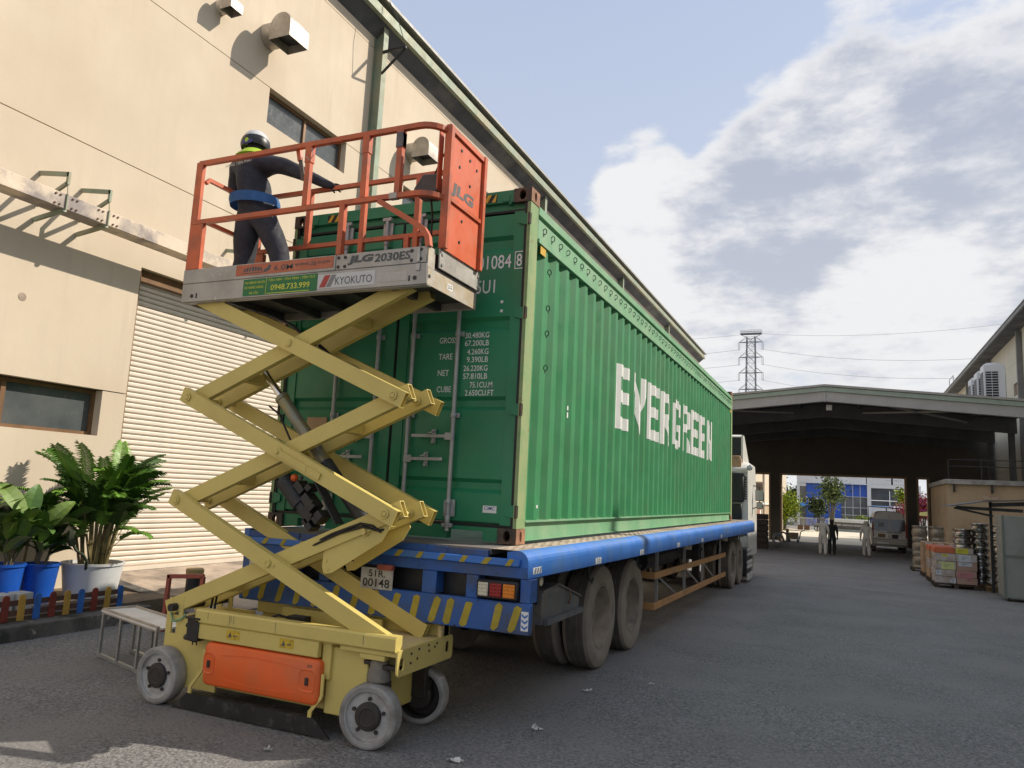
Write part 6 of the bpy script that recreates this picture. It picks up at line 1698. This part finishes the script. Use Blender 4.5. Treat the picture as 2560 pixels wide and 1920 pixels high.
for x in (vx0 + .75, vx1 - .5): rk.tube([(x, vy + .3, vz + 2.15), (x, vy + .3, vz + 2.44)], .025, 6)
rk.build('roof_rack', m_black, van)
# trolley, bollard, dark crates, hand pallet rollers
tl = thing('trolley', 'flat hand trolley with tall handle standing in the big opening', 'trolley', (-.8, 46.7, -.57))
box('deck', m_white, tl, -1.09, -.36, 46.5, 47.1, -.40, -.36) ; box('load', mat('trolley_load', (.40, .34, .25), .8), tl, -1.05, -.42, 46.55, 47.0, -.358, .02)
MB().tube([(-.36, 46.55, -.38), (-.30, 46.55, .05), (-.18, 46.55, .16), (-.05, 46.6, .17)], .025, 6).tube([(-.36, 47.05, -.38), (-.30, 47.05, .05), (-.18, 47.05, .16), (-.05, 47.0, .17)], .025, 6).build('handle', m_black, tl)
for x in (-.98, -.45):
    for y in (46.58, 47.02): MB().cyl((x, y - .02, -.495), (x, y + .02, -.495), .075, 12).build('castor', m_black, tl)
bo = thing('bollard', 'black and orange banded bollard left of the trolley', 'bollard', (-1.22, 48.2, -.57))
bx_ = -1.22
for k_ in range(5): MB().cyl((bx_, 48.9, -.57 + k_ * .15), (bx_, 48.9, -.42 + k_ * .15), .10, 12).build('band', (m_rust, m_black)[k_ % 2], bo)
dk_ = m_dark
for k_ in range(6):
    o = box('crate', mat('dark_crate', (.045, .032, .025), .8, 0, .3, 4), None, -2.35, -1.28, 35.0, 35.9, gz(35) + k_ * .29, gz(35) + .27 + k_ * .29, bevel=.015)
    tag(o, '%s dark crate of the stack beyond the truck cab' % ('bottom', 'second', 'third', 'fourth', 'fifth', 'top')[k_], 'crate', 'dark crates beyond the cab')
for k_, (x, y) in enumerate(((-1.02, 38.4), (-1.25, 41.2), (-1.15, 43.6))):
    q = MB().lathe([(.30, 0), (.34, .01), (.36, .05), (.34, .09), (.26, .10), (.26, .02)], (x, y, gz(y) + .36), (.55, -1, .25), 24)
    o = tag(q.build('steel_ring', mat('pale_steel_ring', (.30, .31, .33), .45, .4, .15, 9), None), '%s pale steel ring leaning beside the dark crates' % ('nearest', 'middle', 'farthest')[k_], 'ring', 'steel rings by the crates')
pw = thing('outbuilding', 'cream building with brown doorway seen through the left opening', 'building', (-4.0, 66, -.57))
box('wall', m_wall, pw, -8, -4.0, 56, 90, 1.84, 7.5, smooth=False); box('wall', m_tan, pw, -8, -4.05, 56, 90, -.6, 1.7, smooth=False)
box('band', m_whitetxt, pw, -8, -3.9, 56, 90, 1.702, 1.838, smooth=False); box('column', m_steel, pw, -3.99, -3.85, 61.6, 61.75, -.57, 7)
MB().box(-4.04, -4.02, 57, 61, -.5, 1.6).build('doorway', mat('red_brown_door', (.28, .13, .07), .7), pw, smooth=False)
MB().box(-4.01, -3.99, 59.3, 60.2, .3, 1.25).build('notice', m_whitetxt, pw, smooth=False)
# trees and bushes across the street
def clump_tree(name, label, x, y, zg, trunk_h, crown, n, leaf, mats_, seed, stems=1, lean=.2, cat='tree', trunk_r=.09, group=None):
    r_ = random.Random(seed); t = thing(name, label, cat, (x, y, zg), group)
    tk_ = MB(); tips = []
    for s_ in range(stems):
        a = 2 * PI * s_ / stems + r_.uniform(0, .6); l_ = lean * r_.uniform(.4, 1)
        top = Vector((x + math.cos(a) * l_, y + math.sin(a) * l_ * .6, zg + trunk_h * r_.uniform(.85, 1.1)))
        pts = [Vector((x + .12 * math.cos(a), y, zg)), Vector((x + math.cos(a) * l_ * .4, y, zg + trunk_h * .5)), top]
        tk_.tube(pts, trunk_r * .6, 6)
        for b_ in range(4):
            e_ = top + Vector((r_.uniform(-1, 1) * crown[0] * .6, r_.uniform(-1, 1) * crown[1] * .6, r_.uniform(.0, 1) * crown[2] * .7)); tk_.tube([pts[1].lerp(top, .5 + .12 * b_), e_], trunk_r * .22, 5); tips.append(e_)
        tips.append(top)
    tk_.build('trunk', m_stem, t)
    bs = [MB() for _ in mats_]
    for i in range(n):
        c = tips[r_.randrange(len(tips))] if r_.random() < .5 else Vector((x, y, zg + trunk_h)) 
        d = Vector((r_.gauss(0, .45) * crown[0], r_.gauss(0, .45) * crown[1], r_.gauss(.15, .42) * crown[2]))
        p = c + d
        u = Vector((r_.uniform(-1, 1), r_.uniform(-1, 1), r_.uniform(-.6, 1))).normalized(); w_ = u.cross(Vector((r_.uniform(-1, 1), r_.uniform(-1, 1), r_.uniform(-1, 1)))).normalized()
        L_ = leaf * r_.uniform(.6, 1.3)
        bs[r_.randrange(len(bs))].add([p, p + u * L_ * .5 + w_ * L_ * .22, p + u * L_, p + u * L_ * .5 - w_ * L_ * .22], [(0, 1, 2, 3)])
    for b_, m_ in zip(bs, mats_): b_.build('crown', m_, t, smooth=False, fix=False)
    return t
m_tl = [mat('tree_leaf_%s' % n, c, .5, 0, .25, 3, spec=.3) for n, c in (('olive', (.10, .14, .05)), ('dark', (.035, .055, .028)), ('light_green', (.20, .26, .09)))]  # leaf tones mixed at random over each crown
m_yl = [mat('bush_leaf_%s' % n, c, .5, 0, .25, 3, spec=.3) for n, c in (('lime', (.34, .42, .02)), ('green', (.11, .18, .02)))]
m_pk2 = [mat('blossom_%s' % n, c, .6, 0, .2, 3) for n, c in (('red', (.50, .07, .09)), ('pink', (.55, .05, .25)), ('coral', (.55, .17, .12)))]
clump_tree('young_tree', 'loose leaved tree with several pale stems before the blue office front', 1.2, 73, -.57, 3.4, (.85, .6, 1.15), 1500, .36, m_tl, 3, 4, .5, trunk_r=.12)
clump_tree('round_bush', 'bright yellow green bush at the left side of the big opening', -2.9, 71, -.57, 1.7, (1.15, .9, 1.35), 3800, .26, m_yl, 6, 3, .3, 'bush')
clump_tree('hedge_plant', 'low yellowish shrub growing above the stone name wall', 4.0, 79, -.57, 1.1, (.9, .3, .35), 700, .24, m_yl + [m_tl[2]], 8, 3, .5, 'shrub')
clump_tree('drooping_palm', 'dark drooping palm left of the loose leaved tree', -.05, 74, -.57, 2.0, (.8, .5, .9), 1100, .34, m_tl[:2], 12, 2, .3, 'palm')
clump_tree('dark_tree', 'dark tree mass rising behind the yellow green bush', -4.0, 108, -.57, 2.6, (2.2, 1, 1.6), 4000, .4, [m_tl[1]], 13, 3, .8)
clump_tree('flowering_bush', 'red flowering bush at the right side of the big opening', 7.1, 62, -.57, 2.0, (1.0, .5, .65), 1700, .24, m_pk2 + [m_tl[2]], 14, 3, .6, 'bush')
clump_tree('flowering_bush', 'pink flowering bush showing in the narrow right opening', 7.6, 58, -.57, 2.3, (.8, .5, .85), 1500, .22, m_pk2, 15, 3, .5, 'bush')
clump_tree('sunny_shrub', 'lime green shrub above the red flowers', 6.9, 66, -.57, 3.2, (.6, .4, .6), 900, .26, m_yl, 16, 2, .3, 'shrub')
tag(MB().lathe([(.9, 0), (.5, .22), (.0, .32)], (7.75, 56.5, 1.45), (0, 0, 1), 8).cyl((7.75, 56.5, -.57), (7.75, 56.5, 1.7), .03, 6).build('parasol', mat('yellow_canvas', (.62, .55, .16), .7), None, smooth=False), 'pale yellow parasol in the narrow right opening', 'parasol')
sc_ = thing('scooter', 'parked scooter by the white railing', 'scooter', (.35, 72, -.57))
for x in (-.1, .75): MB().lathe([(.20, -.04), (.26, -.03), (.26, .03), (.20, .04)], (x, 72, -.31), (0, 1, 0), 16).build('wheel', m_black, sc_)
MB().tube([(-.1, 72, -.31), (.05, 72, .25), (.1, 72, .42)], .035, 6).prism([(.05, -.25), (.55, -.25), (.9, .1), (.5, .15), (.25, -.05), (.1, .2)], 'xz', 71.88, 72.12).build('body', m_dark, sc_, smooth=False)
MB().tube([(.1, 71.7, .44), (.1, 72.3, .44)], .02, 6).build('handlebar', m_black, sc_)
# lattice pylon and its wires
m_pyl = mat('pylon_steel', (.16, .165, .17), .6, .3, .1, 1)
py = thing('pylon', 'grey lattice power pylon far behind the canopy roof', 'pylon', (-22.3, 220, -.57))
PX = -22.2; zs = [-.57 + i * (50 + .57) / 20 for i in range(21)]
def hw(z): return 1.15 + max(0, 34 - z) * .05 + max(0, 50 - z) * .012
b = MB()
cs = [[(PX + a * hw(z), 220 + c * hw(z), z) for a, c in ((-1, -1), (1, -1), (1, 1), (-1, 1))] for z in zs]
for i in range(20):
    for j in range(4):
        b.bar(cs[i][j], cs[i + 1][j], .16, .16); b.bar(cs[i][j], cs[i + 1][(j + 1) % 4], .07, .07); b.bar(cs[i][(j + 1) % 4], cs[i + 1][j], .07, .07); b.bar(cs[i + 1][j], cs[i + 1][(j + 1) % 4], .08, .08)
b.build('mast', m_pyl, py, smooth=False, fix=False)
def pcross(z, L_, R_, ht):
    b = MB()
    for y in (219, 221):
        b.bar((L_, 220, z), (PX, y, z), .14, .14); b.bar((R_, 220, z), (PX, y, z), .14, .14); b.bar((L_, 220, z), (PX - 1.1, y, z + ht), .08, .08); b.bar((R_, 220, z), (PX + 1.1, y, z + ht), .08, .08)
    return b.build('cross_arm', m_pyl, py, smooth=False, fix=False)
for z in (48.6, 44.1, 39.5, 34.6):
    pcross(z, -25.55, -18.95, 1.7)
    q = MB()
    for x in (-25.55, -18.95):
        for dx in (-.18, .18): q.cyl((x + dx, 220, z), (x + dx, 220, z - 2.2), .055, 6)
        q.bar((x - .3, 220, z - 2.2), (x + .3, 220, z - 2.2), .1, .1)
    q.build('insulator', m_pyl, py, smooth=False)
b = MB(); b.box(-25.2, -19.2, 219, 221, 51.0, 51.12)
for i in range(16): b.box(-25.2 + i * .4, -25.14 + i * .4, 219, 219.06, 51.1, 52.1); b.box(-25.2 + i * .4, -25.14 + i * .4, 220.94, 221, 51.1, 52.1)
for z in (51.55, 52.05): b.box(-25.2, -19.2, 219, 219.05, z, z + .06); b.box(-25.2, -19.2, 220.95, 221, z, z + .06)
for x in (-25.2, -19.2): b.bar((x, 220, 51.0), (PX, 220, 49.4), .12, .12)
b.build('top_platform', m_pyl, py, smooth=False, fix=False)
m_wire = mat('wire', (.10, .10, .11), .6)
def wire(a, c, sag, r_, label):
    a, c = Vector(a), Vector(c)
    pts = [a.lerp(c, i / 16) - Vector((0, 0, sag * 4 * (i / 16) * (1 - i / 16))) for i in range(17)]
    o = MB().tube(pts, r_, 4).build('power_line', m_wire, None, smooth=False, fix=False); tag(o, label, 'power line', 'power lines at the pylon')
for z, nm in ((46.4, 'upper'), (41.9, 'middle'), (37.3, 'lower')):
    wire((-25.55, 220, z), (-120, 236, z + 6), 3.0, .035, '%s power line running left from the pylon' % nm)
    wire((-18.95, 220, z), (60, 180, z - 8), 4.0, .030, '%s power line running right from the pylon' % nm)
wire((-25.4, 220, 50.9), (-120, 236, 58), 2.5, .03, 'earth wire running left from the pylon top')
wire((-19.0, 220, 51), (60, 180, 46), 3.0, .026, 'earth wire running right from the pylon top')
# bits of litter on the asphalt
def litter(x, y, s_, seed, label):
    r_ = random.Random(seed); b = MB(); n_ = 5
    v_ = [(x + (i / n_ - .5) * s_ + r_.uniform(-.1, .1) * s_, y + (j / 3 - .5) * s_ * .5 + r_.uniform(-.12, .12) * s_, .006 + abs(r_.gauss(0, .16)) * s_) for i in range(n_ + 1) for j in range(4)]
    b.add(v_, [(i * 4 + j, i * 4 + j + 1, i * 4 + j + 5, i * 4 + j + 4) for i in range(n_) for j in range(3) if r_.random() < .85])
    tag(b.build('paper_scrap', mat('crumpled_paper', (.66, .65, .62), .8), None, smooth=False, fix=False), label, 'litter', 'paper scraps on the asphalt')
litter(.02, -.86, .10, 1, 'largest crumpled paper scrap nearest the lift front wheels')
litter(.22, .03, .085, 2, 'crumpled paper scrap between the lift and the trailer tyres')
litter(.20, 1.30, .075, 3, 'small paper scrap close to the rear trailer tyre')
litter(.64, 1.90, .05, 4, 'tiny paper scrap out in the lane by the tyres')
litter(-1.10, -1.32, .07, 5, 'flat paper scrap beside the black pothole guard')
